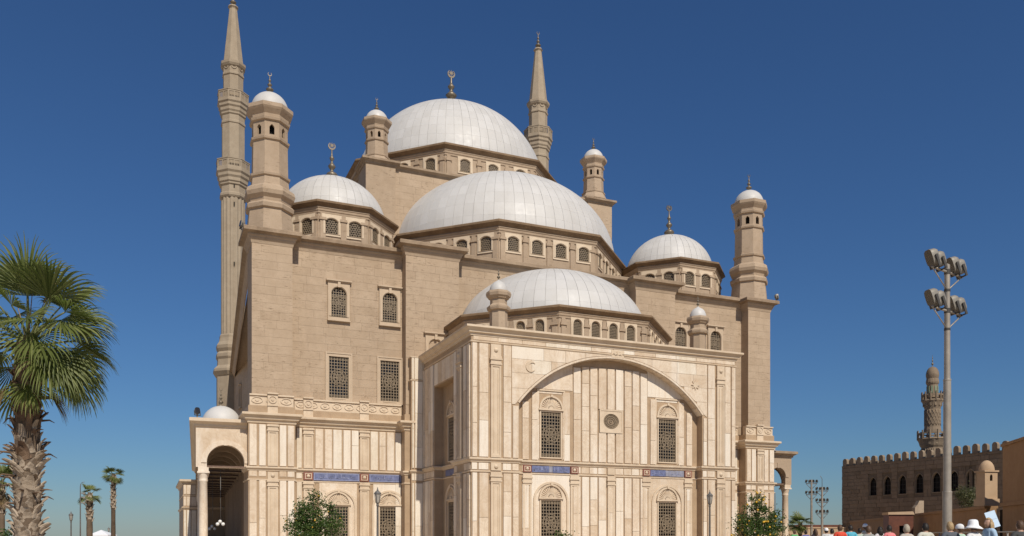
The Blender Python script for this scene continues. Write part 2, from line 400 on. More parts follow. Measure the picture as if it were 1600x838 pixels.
def window(kind, Mx):
    """kinds of window; wall face at local y=0, the opening starts at z=0"""
    if kind not in WCACHE:
        fr=MB(); 
        if kind=='wing_arched':
            w,h,rise=1.12,2.15,.56; fr.slab([(-.80,-.26),(.80,-.26),(.80,2.55),(-.80,2.55)],[arch_outline(w,h,rise,16)],-.10,.22)
            o=arch_outline(w+.34,h+.17,rise+.17,16); i=arch_outline(w+.08,h+.04,rise+.04,16); fr.slab(o[:0]+o,[i],-.14,-.10)
            fr.box(-.93,.93,-.26,0,2.55,2.64); fr.box(-.86,.86,-.18,0,2.48,2.55); fr.box(-.1,.1,-.22,-.1,2.12,2.5)
            fr.box(-.84,.84,-.22,.0,-.34,-.26); st,gl='lattice',.06
        elif kind=='wing_square':
            w,h,rise=1.45,3.0,0; fr.slab([(-.98,-.22),(.98,-.22),(.98,3.3),(-.98,3.3)],[[(-w/2,0),(w/2,0),(w/2,h),(-w/2,h)]],-.08,.3)
            fr.slab([(-.98,-.22),(.98,-.22),(.98,3.3),(-.98,3.3)],[[(-.88,-.12),(.88,-.12),(.88,3.2),(-.88,3.2)]],-.12,-.08)
            fr.box(-.5,.5,-.14,0,-.1,.0); st,gl='lattice',.04
        elif kind in('hall_marble','hall_marble_low'):
            w,h,rise=1.46,3.0,0; fr.slab([(-.82,-.08),(.82,-.08),(.82,h+.1),(-.82,h+.1)],[[(-w/2,0),(w/2,0),(w/2,h),(-w/2,h)]],-.05,.3)
            fr.box(-.92,.92,-.14,.0,h+.1,h+.2)
            # fan tympanum: archivolt, shell ribs and boss
            o=[(-.88,h+.2),(.88,h+.2)]+arcpts(0,h+.2,.88,0,PI,20)[1:-1]; i=[(-.74,h+.2),(.74,h+.2)]+arcpts(0,h+.2,.74,0,PI,20)[1:-1]
            fr.slab(o,[],-.02,.05)
            ring=arcpts(0,h+.2,.88,0,PI,20)+arcpts(0,h+.2,.76,0,PI,20)[::-1]; fr.slab(ring,[],-.13,-.02)
            for k in range(15):
                a=PI*(k+.5)/15; c,s=math.cos(a),math.sin(a); fr.obox((.46*c,-.03,h+.2+.46*s),(.27*c,0,.27*s),(-.03*s,0,.03*c),(0,.035,0))
            fr.slab([(-.17,h+.2),(.17,h+.2)]+arcpts(0,h+.2,.17,0,PI,8)[1:-1],[],-.1,-.02)
            fr.box(-.08,.08,-.2,-.1,h+.98,h+1.14)
            if kind=='hall_marble_low':
                ring=[(1.30,0)]+arcpts(0,h-.05,1.30,0,PI,24)+[(-1.30,0),(-1.16,0)]+arcpts(0,h-.05,1.16,PI,0,24)+[(1.16,0)]; fr.slab(ring,[],-.09,.02)
            st,gl='lattice',.05
        elif kind=='drum_wide':
            w,h,rise=.95,1.15,.22; fr.slab([(-.72,-.16),(.72,-.16),(.72,1.45),(-.72,1.45)],[arch_outline(w,h,rise,10)],-.07,.2)
            fr.slab(arch_outline(w+.3,h+.14,rise+.07,10,0,0),[arch_outline(w+.08,h+.04,rise+.03,10,0,.005)],-.11,-.07)
            st,gl='diamond',.05
        elif kind=='drum_slim':
            w,h,rise=.66,1.5,.33; fr.slab([(-.52,-.16),(.52,-.16),(.52,1.78),(-.52,1.78)],[arch_outline(w,h,rise,12)],-.07,.2)
            fr.slab(arch_outline(w+.24,h+.12,rise+.12,12,0,0),[arch_outline(w+.06,h+.03,rise+.03,12,0,.005)],-.11,-.07)
            st,gl='diamond',.05
        g=grille_mesh(w,h,rise,st); 
        for i,p in enumerate(g.v): g.v[i]=(p[0],p[1]+gl,p[2])
        out=arch_outline(w+.1,h+.05,rise+.05,12,0,-.02) if rise>0 else [(-w/2-.05,-.05),(w/2+.05,-.05),(w/2+.05,h+.05),(-w/2-.05,h+.05)]
        p=MB(); p.slab(out,[],gl+.1,gl+.14)
        WCACHE[kind]=(fr.mesh('window',M['wing_frame'] if 'wing' in kind else (M['winframe'] if 'drum' in kind else M['mtrim'])),g.mesh('grille',M['grille']),p.mesh('pane',M['glass']))
    f,g,p=WCACHE[kind]
    o=link('window',f,mosque,Mx); link('grille',g,o); link('pane',p,o); return o
FRONT=(0,-1,0)

# ---------------------------------------------------------------- main hall
# zs: heights of the cornice over each stretch of the front
SEG=[('bay',-19.65,-11.45,22.9),('bay',-7.27,8.35,23.15),('bay',12.25,19.95,22.72)]
PIER=[(-22.4,-19.65,22.72),(-11.45,-7.27,23.3),(8.35,12.25,23.05),(19.95,22.4,22.6)]
COR=[(-.05,-.40),(.28,-.40),(.34,-.36),(.50,-.30),(.58,-.28),(.58,-.05),(.53,0),(-.05,0)]
BED=[(-.05,-1.0),(.04,-.98),(.08,-.80),(.17,-.66),(.20,-.56),(.27,-.48),(.27,-.405),(-.05,-.405)]
def cornice(path,zt,name='cornice',mat='cornice',prof=COR,k=1.0,parent=None,closed=False):
    if prof is COR: bm_=MB(); bm_.sweep([(o*k,zt+z*k) for o,z in BED],path,closed); bm_.obj('bed_moulding',M['trim'],mosque)
    mb=MB(); mb.sweep([(o*k,zt+z*k) for o,z in prof],path,closed); return mb.obj(name,M[mat],parent or mosque)
wing_win={-1:[(-16.20,-12.45)],1:[(16.55,13.0)]}
for nm,x0,x1,zt in SEG:
    holes=[];hr=[]
    wins=[]
    if x0<-15: wins=[(-16.22,),(-12.42,)]
    elif x0>10: wins=[(13.4,),(17.08,)]
    for (x,) in wins:
        holes.append(arch_outline(1.4,2.5,.6,8,x,17.4)); hr.append((x-.84,x+.84,17.15,20.0))
        holes.append([(x-.8,11.5),(x+.8,11.5),(x+.8,14.7),(x-.8,14.7)]); hr.append((x-.96,x+.96,11.3,14.8))
        window('wing_arched',frame((x,YW-.03,17.45),FRONT)); window('wing_square',frame((x,YW-.03,11.55),FRONT))
    mb=MB(); mb.slab([(x0-.4,0),(x1+.4,0),(x1+.4,zt-.3),(x0-.4,zt-.3)],holes,YW,YW+.6)
    wl=mb.obj('wall',M['mortar'],mosque)
    courses(wl,x0,x1,11.25,zt-.95,YW,hr,vis=True)
    cornice([(x0+.02,YW),(x1-.02,YW)],zt)
for x0,x1,zt in PIER:
    mb=MB(); mb.box(x0,x1,YP,YW+.9 if abs(x0)<19 and abs(x1)<19 else -19.6,0,zt-.3); wl=mb.obj('pier',M['mortar'],mosque)
    courses(wl,x0,x1,11.25 if abs(x0)>19 or x0<0 else 14.,zt-.95,YP)
    if x0<-20: cornice([(-19.0,30),(-22.12,-19.6),(x0,-19.6),(x0,YP),(x1,YP),(x1,YW)],zt)
    elif x1>20: cornice([(x0,YW),(x0,YP),(x1,YP),(x1,-19.6),(22.1,-19.6),(22.1,24)],zt)
    else: cornice([(x0,YW),(x0,YP),(x1,YP),(x1,YW)],zt)
# left return faces of the two piers seen at an angle, and the flank wall with its windows
mb=MB(); n_=Vector((-49.6,-3.1,0)).normalized()
sw=MB(); L_=49.7; hl=[]; wk=[]
for k in range(6):
    for z,kd in ((17.4,'a'),(11.5,'s')):
        x=5+k*8.0; hl.append([(x-.7,z),(x+.7,z),(x+.7,z+2.4),(x-.7,z+2.4)]); wk.append((x,z,kd))
sw.slab([(0,0),(L_,0),(L_,22.4),(0,22.4)],hl,0,.6)
MS=frame((-19.0,30,0),n_); swo=sw.obj('flank_wall',M['mortar'],mosque,M=MS)
courses(swo,0,L_,11.25,21.7,0,[(x-.95,x+.95,z-.2,z+2.9) for x,z,_ in wk],vis=False)
for x,z,kd in wk: window('wing_arched' if kd=='a' else 'wing_square',MS@frame((x,-.03,z+.02),FRONT))
mb=MB(); mb.box(21.5,22.1,-19.6,24,0,22.2); mb.box(-19.0,22.1,29.4,30,0,22.2); mb.obj('rear_wall',M['mortar'],mosque)
mb=MB(); mb.add([(-22,-21,22.15),(22,-21,22.15),(22,24,22.15),(-19.0,29.8,22.15)],[(0,1,2,3)]); mb.obj('roof',M['trim'],mosque)

# ---------------------------------------------------------------- domes of lead sheets
SHEETS=[]
def dome(c,z0,Rr,H,rows,cols,a0=0,a1=2*PI,name='dome',rot=0.):
    cx,cy=c; pr=lambda t:(Rr*math.cos(t),H*math.sin(t))
    mb=MB(); mb.lathe([(pr(PI/2*i/28)[0]-.012,z0+pr(PI/2*i/28)[1]-.012) for i in range(29)],64,c,smooth=True,caps=False)
    o=mb.obj(name,M['seam'],mosque)
    for k in range(rows):
        t0,t1=PI/2*k/rows,PI/2*(k+1)/rows
        nc=cols
        if math.cos(t1)*Rr*2*PI/cols<.28: nc=cols//2
        if math.cos(t1)*Rr*2*PI/cols<.12: nc=cols//4
        if k==rows-1: nc=max(6,cols//8)
        da=2*PI/nc; rm=Rr*math.cos((t0+t1)/2); g=.02/max(rm,.3)*.5; gt=.007/Rr*.5
        sb=MB(); nu,nv=3,3; vs=[]
        lift=.012
        for j in range(nv+1):
            t=t0+gt+(t1-t0-2*gt)*j/nv; r,z=pr(t)
            for i in range(nu+1):
                a=-da/2+g+(da-2*g)*i/nu; vs.append(((r+lift*math.cos(t))*math.cos(a),(r+lift*math.cos(t))*math.sin(a),z+lift*math.sin(t)))
        # turned-down edge all round (own vertices, so the face keeps its curve)
        edge=[i for i in range(nu+1)]+[j*(nu+1)+nu for j in range(1,nv+1)]+[nv*(nu+1)+i for i in range(nu-1,-1,-1)]+[j*(nu+1) for j in range(nv-1,0,-1)]
        fs=[(j*(nu+1)+i,j*(nu+1)+i+1,(j+1)*(nu+1)+i+1,(j+1)*(nu+1)+i) for j in range(nv) for i in range(nu)]
        sb.add(vs,fs,True); ne=len(edge)
        sb.add([vs[e] for e in edge]+[(vs[e][0]*.997,vs[e][1]*.997,vs[e][2]-.012) for e in edge],[(i,ne+i,ne+(i+1)%ne,(i+1)%ne) for i in range(ne)],False)
        for q in range(nc):
            a=rot+da*q
            aa=a%(2*PI)
            if not(abs(a1-a0-2*PI)<1e-6):
                if not any(a0-1e-3<=x<=a1+1e-3 for x in (aa,aa-2*PI,aa+2*PI)): continue
            T=Matrix.Translation((cx,cy,z0))@Matrix.Rotation(a,4,'Z')
            tm=(t0+t1)/2; P=Vector((cx+rm*math.cos(a),cy+rm*math.sin(a),z0+H*math.sin(tm)))
            nrm=Vector((math.cos(tm)*math.cos(a)/Rr,math.cos(tm)*math.sin(a)/Rr,math.sin(tm)/H)).normalized()
            vd=(Vector((CX,CY,CZ))-P); d=vd.length; area=max(0,nrm.dot(vd/d))*(rm*da)*(H*(t1-t0))*(FPX/d)**2
            SHEETS.append((o,k,sb,T,area))
    return o
def finish_sheets():
    """the 300 largest in the picture are pieces of their own"""
    order=sorted(SHEETS,key=lambda s:-s[4]); cut=order[min(300,len(order)-1)][4]; n=0; cache={}; rest={}
    for o,k,sb,T,a in SHEETS:
        if a>cut and n<300:
            n+=1; key=(o.name,k,id(sb))
            if key not in cache: cache[key]=sb.mesh('lead_sheet',M['lead'])
            link('lead_sheet',cache[key],o,T)
        else:
            mb=rest.setdefault(o.name,(o,MB()))[1]; s=len(mb.v); off=s
            mb.v+=[tuple(T@Vector(p)) for p in sb.v]; mb.f+=[tuple(i+off for i in f) for f in sb.f]; mb.sm+=sb.sm
    for o,mb in rest.values(): mb.obj('lead_sheets_far',M['lead'],o,kind='stuff')
def finial(x,y,z,h,crescent=True,r=1.0,parent=None,mat='bronze',star=False):
    mb=MB(); q=h*.82 if crescent else h
    P=[(.10,0),(.10,.04),(.05,.09),(.045,.14),(.13,.20),(.17,.26),(.13,.32),(.05,.37),(.04,.42),(.08,.47),(.105,.52),(.07,.57),(.035,.62),(.03,.67),(.055,.72),(.065,.76),(.035,.80),(.02,.86),(.018,1.0)]
    mb.lathe([(a*h*.62*r,z+b*q) for a,b in P],14,(x,y),smooth=True)
    if crescent:
        cz=z+q+h*.075; ro,ri=h*.085,h*.065
        o=[(x+ro*math.cos(a),cz+ro*math.sin(a)) for a in [R(125)+R(290)*i/24 for i in range(25)]]
        i=[(x+ri*math.cos(a),cz+h*.014+ri*math.sin(a)) for a in [R(55)-R(290)*i/24 for i in range(25)]]
        mb.slab(o+i,[],y-h*.012,y+h*.012)
        if star: 
            pts=[]
            for k in range(16):
                rr=(h*.075 if k%2==0 else h*.025); pts.append((x+rr*math.sin(k*PI/8),cz+h*.02+rr*math.cos(k*PI/8)))
            mb.slab(pts,[],y-h*.008,y+h*.008)
    return mb.obj('finial',M[mat],parent or mosque)
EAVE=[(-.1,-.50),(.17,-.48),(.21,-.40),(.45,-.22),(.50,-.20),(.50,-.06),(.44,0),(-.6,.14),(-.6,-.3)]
EAVE2=[(-.05,-.95),(.06,-.95),(.08,-.80),(.13,-.76),(.15,-.62),(.21,-.55),(.18,-.485),(-.05,-.505)]
def drum(c,inr,z0,zt,normals,nwin,wkind,wz,wspc,shift=0.,k=1.,pil_w=.42):
    """polygonal drum: inr distance of the wall faces, zt top of the eave"""
    cx,cy=c; hs=inr*math.tan(PI/8); mb=MB(); pil=[]
    for a in normals:
        n=(math.cos(R(a)),math.sin(R(a)),0); Mx=frame((cx+n[0]*inr,cy+n[1]*inr,0),n)
        xs=[shift+(i-(nwin-1)/2)*wspc for i in range(nwin)]
        hw,hh,ri=(1.05,1.2,.24) if wkind=='drum_wide' else (.76,1.55,.36)
        s=len(mb.v); mb.slab([(-hs,z0),(hs,z0),(hs,zt-.3),(-hs,zt-.3)],[arch_outline(hw,hh,ri,8,x,wz) for x in xs],0,.4); mb.xf(Mx,s)
        for x in xs: window(wkind,Mx@frame((x,0,wz+.02),FRONT))
        mids=[(xs[i]+xs[i+1])/2 for i in range(nwin-1)]
        for x in mids: pil.append(Mx@Matrix.Translation((x,0,0)))
        for x in (-hs+.32,hs-.32): pil.append(Mx@Matrix.Translation((x,0,0)))
    o=mb.obj('drum',M['trim'],mosque)
    pm=MB(); zb=zt-.95*k; w=pil_w/2
    pm.panel(-w,w,z0,zb-.5,0,.09); pm.box(-w-.08,w+.08,-.16,0,zb-.5,zb-.42); pm.box(-w-.04,w+.04,-.13,0,zb-.42,zb-.30); pm.box(-w*.8,w*.8,-.06,0,zb-.3,zb)
    me=pm.mesh('pilaster',M['trim'])
    for T in pil: link('pilaster',me,o,T)
    vr=inr/math.cos(PI/8); first,last=normals[0],normals[-1]
    path=[(cx+vr*math.cos(R(first-22.5)),cy+vr*math.sin(R(first-22.5)))]+[(cx+vr*math.cos(R(a+22.5)),cy+vr*math.sin(R(a+22.5))) for a in normals]
    if len(normals)==8: path=path[:-1]
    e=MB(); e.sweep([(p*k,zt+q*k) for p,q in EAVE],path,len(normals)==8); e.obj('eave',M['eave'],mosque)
    e=MB(); e.sweep([(p*k,zt+q*k) for p,q in EAVE2],path,len(normals)==8); e.obj('eave_moulding',M['trim'],mosque)
    return o
ALL8=[-180+45*i for i in range(8)]
# main dome on its square base
mb=MB(); mb.box(-11.85,11.85,-11.8,11.9,22.1,33.3); bo=mb.obj('dome_base',M['mortar'],mosque)
courses(bo,-11.85,11.85,24.,33.2,-11.8)
BC=[(0,-.5),(.08,-.48),(.12,-.34),(.30,-.22),(.36,-.2),(.36,-.03),(.3,0),(-.4,0)]
cornice([(-11.85,11.9),(-11.85,-11.8),(11.85,-11.8),(11.85,11.9)],33.62,prof=BC)
for sx in (-1,1):
    x=sx*10.7; mb=MB(); mb.box(x-1.3,x+1.3,-12.05,-9.4,22.2,33.45); mb.obj('corner_pier',M['lime'],mosque)
    cornice([(x-1.3,-9.4),(x-1.3,-12.05),(x+1.3,-12.05),(x+1.3,-9.4)],33.75,prof=BC)
drum((0,0),10.72,33.2,36.80,ALL8,3,'drum_wide',34.55,2.75,.2)
dome((-.15,0),36.62,9.72,8.95,13,72)
finial(-.15,0,45.2,4.75,r=1.9,star=True)
# front half dome
HALF=[180-360,-135,-90,-45,0]
drum((.9,-10.5),10.5,22.2,26.5,HALF,4,'drum_wide',24.2,2.12,.05)
dome((1.15,-10.5),26.32,10.45,7.9,11,76,PI-.3,2*PI+.3)
# corner domes
for x,zz in ((-15.62,26.15),(16.05,26.1)):
    drum((x,-15.72),4.47,22.2,zz,ALL8,2,'drum_wide',23.8,1.75,0,.9)
    dome((x+.02,-15.72),zz-.15,4.24 if x<0 else 4.05,3.72,7,40); finial(x+.02,-15.72,29.35,3.42,r=1.35,star=True)

# ---------------------------------------------------------------- turrets
def turret_meshes(kind):
    if kind=='big':
        lo=[(1.56,0),(1.52,.5),(1.42,1.55),(1.56,1.62),(1.60,1.88),(1.48,2.02),(1.36,2.10),(1.40,2.3),(1.60,2.52),(1.67,2.78),(1.60,3.05),(1.38,3.22),(1.27,3.3),(1.22,3.86),(1.32,3.92),(1.35,4.06),(1.20,4.14),(1.17,6.38),(1.28,6.44),(1.31,6.58),(1.18,6.66)]
        band=(6.66,7.72,1.17,.34,.72,.12); up=[(1.18,7.72),(1.30,7.78),(1.34,7.94),(1.22,8.02),(1.24,8.2),(1.46,8.5),(1.53,8.62),(1.53,8.88),(1.2,8.98)]
        dm=(1.28,8.95,1.22); fz,fh=10.1,1.62
    else:
        lo=[(1.28,0),(1.24,.12),(1.02,.62),(1.06,.66),(1.07,.76),(.92,.84),(.88,1.98),(.97,2.04),(.99,2.15),(.88,2.22)]
        band=(2.22,2.98,.88,.24,.55,.08); up=[(.88,2.98),(.97,3.05),(1.0,3.18),(.92,3.25),(.95,3.4),(1.18,3.7),(1.22,3.78),(1.22,3.98),(.95,4.06)]
        dm=(.97,4.03,.95); fz,fh=4.92,1.25
    mb=MB(); rot=PI/8; mb.lathe(lo,8,rot=rot,inr=True); mb.lathe(up,8,rot=rot,inr=True)
    z0,z1,r,ww,wh,wo=band; hs=r*math.tan(PI/8)
    for i in range(8):
        a=i*PI/4; n=(math.cos(a),math.sin(a),0); s=len(mb.v)
        ho=[(-ww/2,z0+wo),(ww/2,z0+wo),(ww/2,z0+wo+wh*.72),(ww*.3,z0+wo+wh*.86),(0,z0+wo+wh),(-ww*.3,z0+wo+wh*.86),(-ww/2,z0+wo+wh*.72)]
        mb.slab([(-hs,z0),(hs,z0),(hs,z1),(-hs,z1)],[ho],0,.2); mb.xf(frame((n[0]*r,n[1]*r,0),n),s)
    core=MB(); core.lathe([(r-.4,z0),(r-.4,z1)],8,rot=rot,inr=True,caps=False)
    d=MB(); d.lathe([(dm[0]*math.cos(PI/2*i/12),dm[1]+dm[2]*math.sin(PI/2*i/12)) for i in range(13)],24,smooth=True,caps=False)
    return mb.mesh('turret',M['trim']),core.mesh('turret_core',M['dark']),d.mesh('cap_dome',M['lead']),fz,fh
TB,TS=turret_meshes('big'),turret_meshes('small')
def turret(t,x,y,z,k=1.):
    o=link('turret',t[0],mosque,Matrix.Translation((x,y,z))@Matrix.Diagonal((1,1,k,1))); link('turret_core',t[1],o); link('cap_dome',t[2],o)
    f=finial(0,0,t[3],t[4],r=1.6,parent=o); return o
turret(TB,-21.03,-21,22.72); turret(TB,21.1,-21,22.68)
turret(TS,-10.72,-10.72,33.62,.985); turret(TS,10.72,-10.72,33.95,1.02)
# ---------------------------------------------------------------- minarets
def minaret(x,y):
    mb=MB(); rot=PI/8; c=(0,0)
    mb.lathe([(2.0,0),(2.0,22.0),(2.1,22.1),(2.4,22.6),(2.4,22.9),(1.95,23.4),(1.9,24.2),(2.05,24.5),(2.05,24.9),(1.8,25.2),(2.0,25.6),(2.05,26.0),(1.75,26.5),(1.65,27.0),(1.65,27.3),(1.5,27.5)],8,c,rot,True)
    vs=[]                                                       # fluted shaft
    n=48
    for z in (27.4,45.2):
        for i in range(n):
            a=2*PI*i/n; base=1.46/math.cos(((a-rot+PI/8+PI/8)%(PI/4))-PI/8) if False else 1.5
            rr=base*(1.0 if i%3 else .93); vs.append((rr*math.cos(a),rr*math.sin(a),z))
    mb.add(vs,[(i,(i+1)%n,n+(i+1)%n,n+i) for i in range(n)])
    mb.lathe([(1.5,45.1),(1.62,45.3),(1.62,45.6),(1.47,45.75),(1.47,46.6),(1.62,46.75),(1.62,46.95),(1.75,47.1),(1.75,47.5),(1.9,47.75),(1.9,48.1),(2.05,48.35),(2.05,48.7),(1.4,48.72)],8,c,rot,True)
    mb.lathe([(1.37,48.7),(1.37,54.6),(1.46,54.7),(1.46,54.95),(1.37,55.05),(1.37,55.7),(1.5,55.85),(1.5,56.05),(1.62,56.25),(1.62,56.6),(1.76,56.8),(1.76,57.1),(1.9,57.3),(1.9,57.55),(1.2,57.56)],8,c,rot,True)
    mb.lathe([(1.2,57.5),(1.2,60.9),(1.3,61.0),(1.3,61.2),(1.22,61.3),(1.22,61.95),(1.38,62.1),(1.5,62.35),(1.5,62.65),(1.2,62.8)],8,c,rot,True)
    for k in range(8):                                          # festoons under the cone
        a=PI/4*k; nrm=(math.cos(a),math.sin(a),0); s=len(mb.v)
        pts=arcpts(0,62.0,.34,PI,2*PI,8)+arcpts(0,62.02,.22,2*PI,PI,8); mb.slab(pts,[],-.08,0); mb.xf(frame((nrm[0]*1.22,nrm[1]*1.22,0),nrm),s)
    o=mb.obj('minaret',M['grey_lime'],mosque); o.location=(x,y,0)
    for zb,r in ((48.7,2.0),(57.55,1.85)):
        b=MB(); hs=r*math.tan(PI/8)
        for k in range(8):
            a=PI/4*k; nrm=(math.cos(a),math.sin(a),0); s=len(b.v); q=hs-.12
            b.slab([(-hs,zb),(hs,zb),(hs,zb+1.1),(-hs,zb+1.1)],[[(-q,zb+.2),(-.06,zb+.2),(-.06,zb+.9),(-q,zb+.9)],[(.06,zb+.2),(q,zb+.2),(q,zb+.9),(.06,zb+.9)]],0,.14)
            for xx in range(-3,4): b.box(xx*q/3.6-.035,xx*q/3.6+.035,.03,.1,zb+.2,zb+.9)
            b.box(-hs-.03,hs+.03,-.05,.18,zb+1.1,zb+1.2); b.xf(frame((nrm[0]*r,nrm[1]*r,0),nrm),s)
        b.obj('balcony',M['grey_lime'],o)
    cn=MB(); cn.lathe([(1.2,62.75),(1.17,63.0),(.46,69.9),(.5,70.0),(.62,70.15),(.5,70.35)],8,c,rot,True); cone=cn.obj('cone',M['grey_lime'],o)
    finial(0,0,70.3,2.6,r=1.5,parent=o)
    for k in range(8):
        a=PI/4*k+rot; pass
    for z in (27+9.2,27+16.9,46.25):                             # slit lights
        sl=MB(); sl.box(-.07,.07,-.03,.02,z,z+.5); sl.xf(frame((0,-1.5,0),FRONT)); sl.obj('slit_window',M['dark'],o)
    return o
minaret(-18.96,32.0); minaret(21.5,25.0)
# ---------------------------------------------------------------- marble front block with its great arch
rm=random.Random(11)
def mp(x0,x1,z0,z1,y,t=.05,mat='marble',Mx=None,parent=None):
    mb=MB(); mb.panel(x0,x1,z0,z1,y,t,ch=.018); return mb.obj('marble_panel',M[mat],parent or mosque,M=Mx)
def strip(x0,x1,z0,z1,y,t=.05,mat='marble',Mx=None,lo=1.5,hi=2.9,parent=None):
    z=z0; x0+=.022; x1-=.022; t+=.035
    while z<z1-.01:
        nz=z+rm.uniform(lo,hi)
        if z1-nz<1.0: nz=z1
        mp(x0,x1,z+.006,nz-.006,y,t,mat,Mx,parent); z=nz
def mpilaster(x0,x1,z0,z1,y,Mx=None,mat='mtrim',cap=.55,square=.6,t=.13):
    """flat pilaster: framed sunken shaft, moulded capital, square with a boss above it"""
    mb=MB(); zc=z1-square; zs=zc-cap
    mb.slab([(x0,z0),(x1,z0),(x1,zs),(x0,zs)],[[(x0+.12,z0+.15),(x1-.12,z0+.15),(x1-.12,zs-.12),(x0+.12,zs-.12)]],y-t,y)
    mb.box(x0+.1,x1-.1,y-t+.045,y,z0+.1,zs-.1)
    w=(x1-x0)/5
    mb.box(x0+.12+w*.55,x0+.12+w*.75,y-t+.005,y,z0+.3,zs-.3); mb.box(x1-.12-w*.75,x1-.12-w*.55,y-t+.005,y,z0+.3,zs-.3)
    mb.box(x0-.05,x1+.05,y-t-.05,y,zs,zs+.1); mb.box(x0-.01,x1+.01,y-t-.02,y,zs+.1,zs+.3); mb.box(x0-.07,x1+.07,y-t-.08,y,zs+.3,zs+.4); mb.box(x0-.03,x1+.03,y-t-.04,y,zs+.4,zc)
    if square>.2:
        mb.box(x0,x1,y-t,y,zc,z1); c=((x0+x1)/2,(zc+z1)/2); s=len(mb.v)
        mb.lathe([(.15,0),(.13,.05),(.07,.09),(0.01,.1)],12,(0,0),smooth=True,caps=False); mb.xf(Matrix.Translation((c[0],y-t,c[1]))@Matrix.Rotation(PI/2,4,'X'),s)
    return mb.obj('pilaster',M[mat],mosque,M=Mx)
AX,HS,ZSP,ZAP=.2,7.13,10.1,13.55
RAD=(HS**2+(ZAP-ZSP)**2)/(2*(ZAP-ZSP)); ZC=ZAP-RAD; AA=math.asin(HS/RAD)
def arch_z(x): return ZC+math.sqrt(max(0,RAD*RAD-(x-AX)**2))
BX,BF,BB,BD=10.24,-32.88,-32.25,-22.3
arc=[(AX+RAD*math.sin(t),ZC+RAD*math.cos(t)) for t in [-AA+2*AA*i/40 for i in range(41)]]
blk=MB(); blk.slab([(-BX,0),(AX-HS,0)]+arc+[(AX+HS,0),(BX,0),(BX,14.3),(-BX,14.3)],[],BF,BB)
WL,WR=-4.37,4.77
hole=lambda x,z:[(x-.78,z),(x+.78,z),(x+.78,z+3.05),(x-.78,z+3.05)]
bk=MB(); bk.slab([(AX-HS-.2,0),(AX+HS+.2,0),(AX+HS+.2,13.9),(AX-HS-.2,13.9)],[hole(WL,6.72),hole(WR,6.72),hole(WL,.85),hole(WR,.85)],BB,BB+.35)
MSD=frame((-BX,BD,0),(-1,0,0)); LS=BD-BF
sd=MB(); sd.slab([(0,0),(3.16,0),(3.16,12.1),(7.28,12.1),(7.28,0),(LS-.0,0),(LS-.0,14.3),(0,14.3)],[],0.002,.63)
sd.slab([(3.0,0),(7.45,0),(7.45,12.3),(3.0,12.3)],[hole(5.2,6.72),hole(5.2,.85)],.63,.95)
bo=blk.obj('arch_front',M['marble_joint'],mosque); bko=bk.obj('arch_recess',M['marble_joint'],mosque); sdo=sd.obj('block_flank',M['marble_joint'],mosque,M=MSD)
mb=MB(); mb.box(BX-.6,BX,BF+.7,BD,0,14.3); mb.box(-BX+.02,BX-.02,BF+.05,BD,14.1,14.32); mb.obj('block_roof',M['mtrim'],mosque)
mb=MB(); mb.box(-BX+1.3,BX-.8,BB+.9,BB+1.0,0,14); mb.box(-BX+1.2,-BX+1.3,BF+1.4,BD,0,14); mb.obj('block_interior',M['dark'],mosque)
BCOR=[(-.05,-.62),(.06,-.60),(.09,-.46),(.20,-.42),(.22,-.32),(.24,-.30),(.38,-.16),(.43,-.14),(.43,-.02),(.38,0),(-.3,.05)]
cornice([(-BX,BD),(-BX,BF),(BX,BF),(BX,BD)],14.78,'cornice','mtrim',BCOR)
LEDGE=[(-.02,-.30),(.05,-.28),(.07,-.20),(.15,-.12),(.18,-.11),(.18,-.02),(.13,0),(-.02,.02)]
FILL=[(-.02,-.10),(.05,-.09),(.07,-.03),(.05,0),(-.02,0)]
bpath=[(-BX,BD),(-BX,-25.46),(-9.61,-25.46),(-9.61,-29.58),(-BX,-29.58),(-BX,BF),(AX-HS,BF),(AX-HS,BB),(AX+HS,BB),(AX+HS,BF),(BX,BF),(BX,BD)]
cornice(bpath,6.48,'ledge','mtrim',LEDGE); cornice(bpath,5.66,'fillet','mtrim',FILL)
cornice([(-BX,BD),(-BX,BF),(BX,BF),(BX,BD)],13.86,'fillet','mtrim',FILL)
# archivolt edge
ring=[(AX+(RAD+.13)*math.sin(t),ZC+(RAD+.13)*math.cos(t)) for t in [-AA+2*AA*i/40 for i in range(41)]]+arc[::-1]
av=MB(); av.slab(ring,[],BF-.05,BF+.02); av.obj('archivolt',M['marble'],mosque)
# voussoirs of the arch soffit (thin marble lining)
for i in range(24):
    t0,t1=-AA+2*AA*(i+.02)/24,-AA+2*AA*(i+.98)/24
    p=[(AX+r*math.sin(t),ZC+r*math.cos(t)) for r,t in ((RAD,t0),(RAD-.035,t0),(RAD-.035,(t0+t1)/2),(RAD-.035,t1),(RAD,t1),(RAD,(t0+t1)/2))]
    q=MB(); q.slab(p,[],BF+.01,BB-.01); q.obj('voussoir',M['marble'],mosque)
def mir(l): return [(2*AX-b,2*AX-a) for a,b in l]
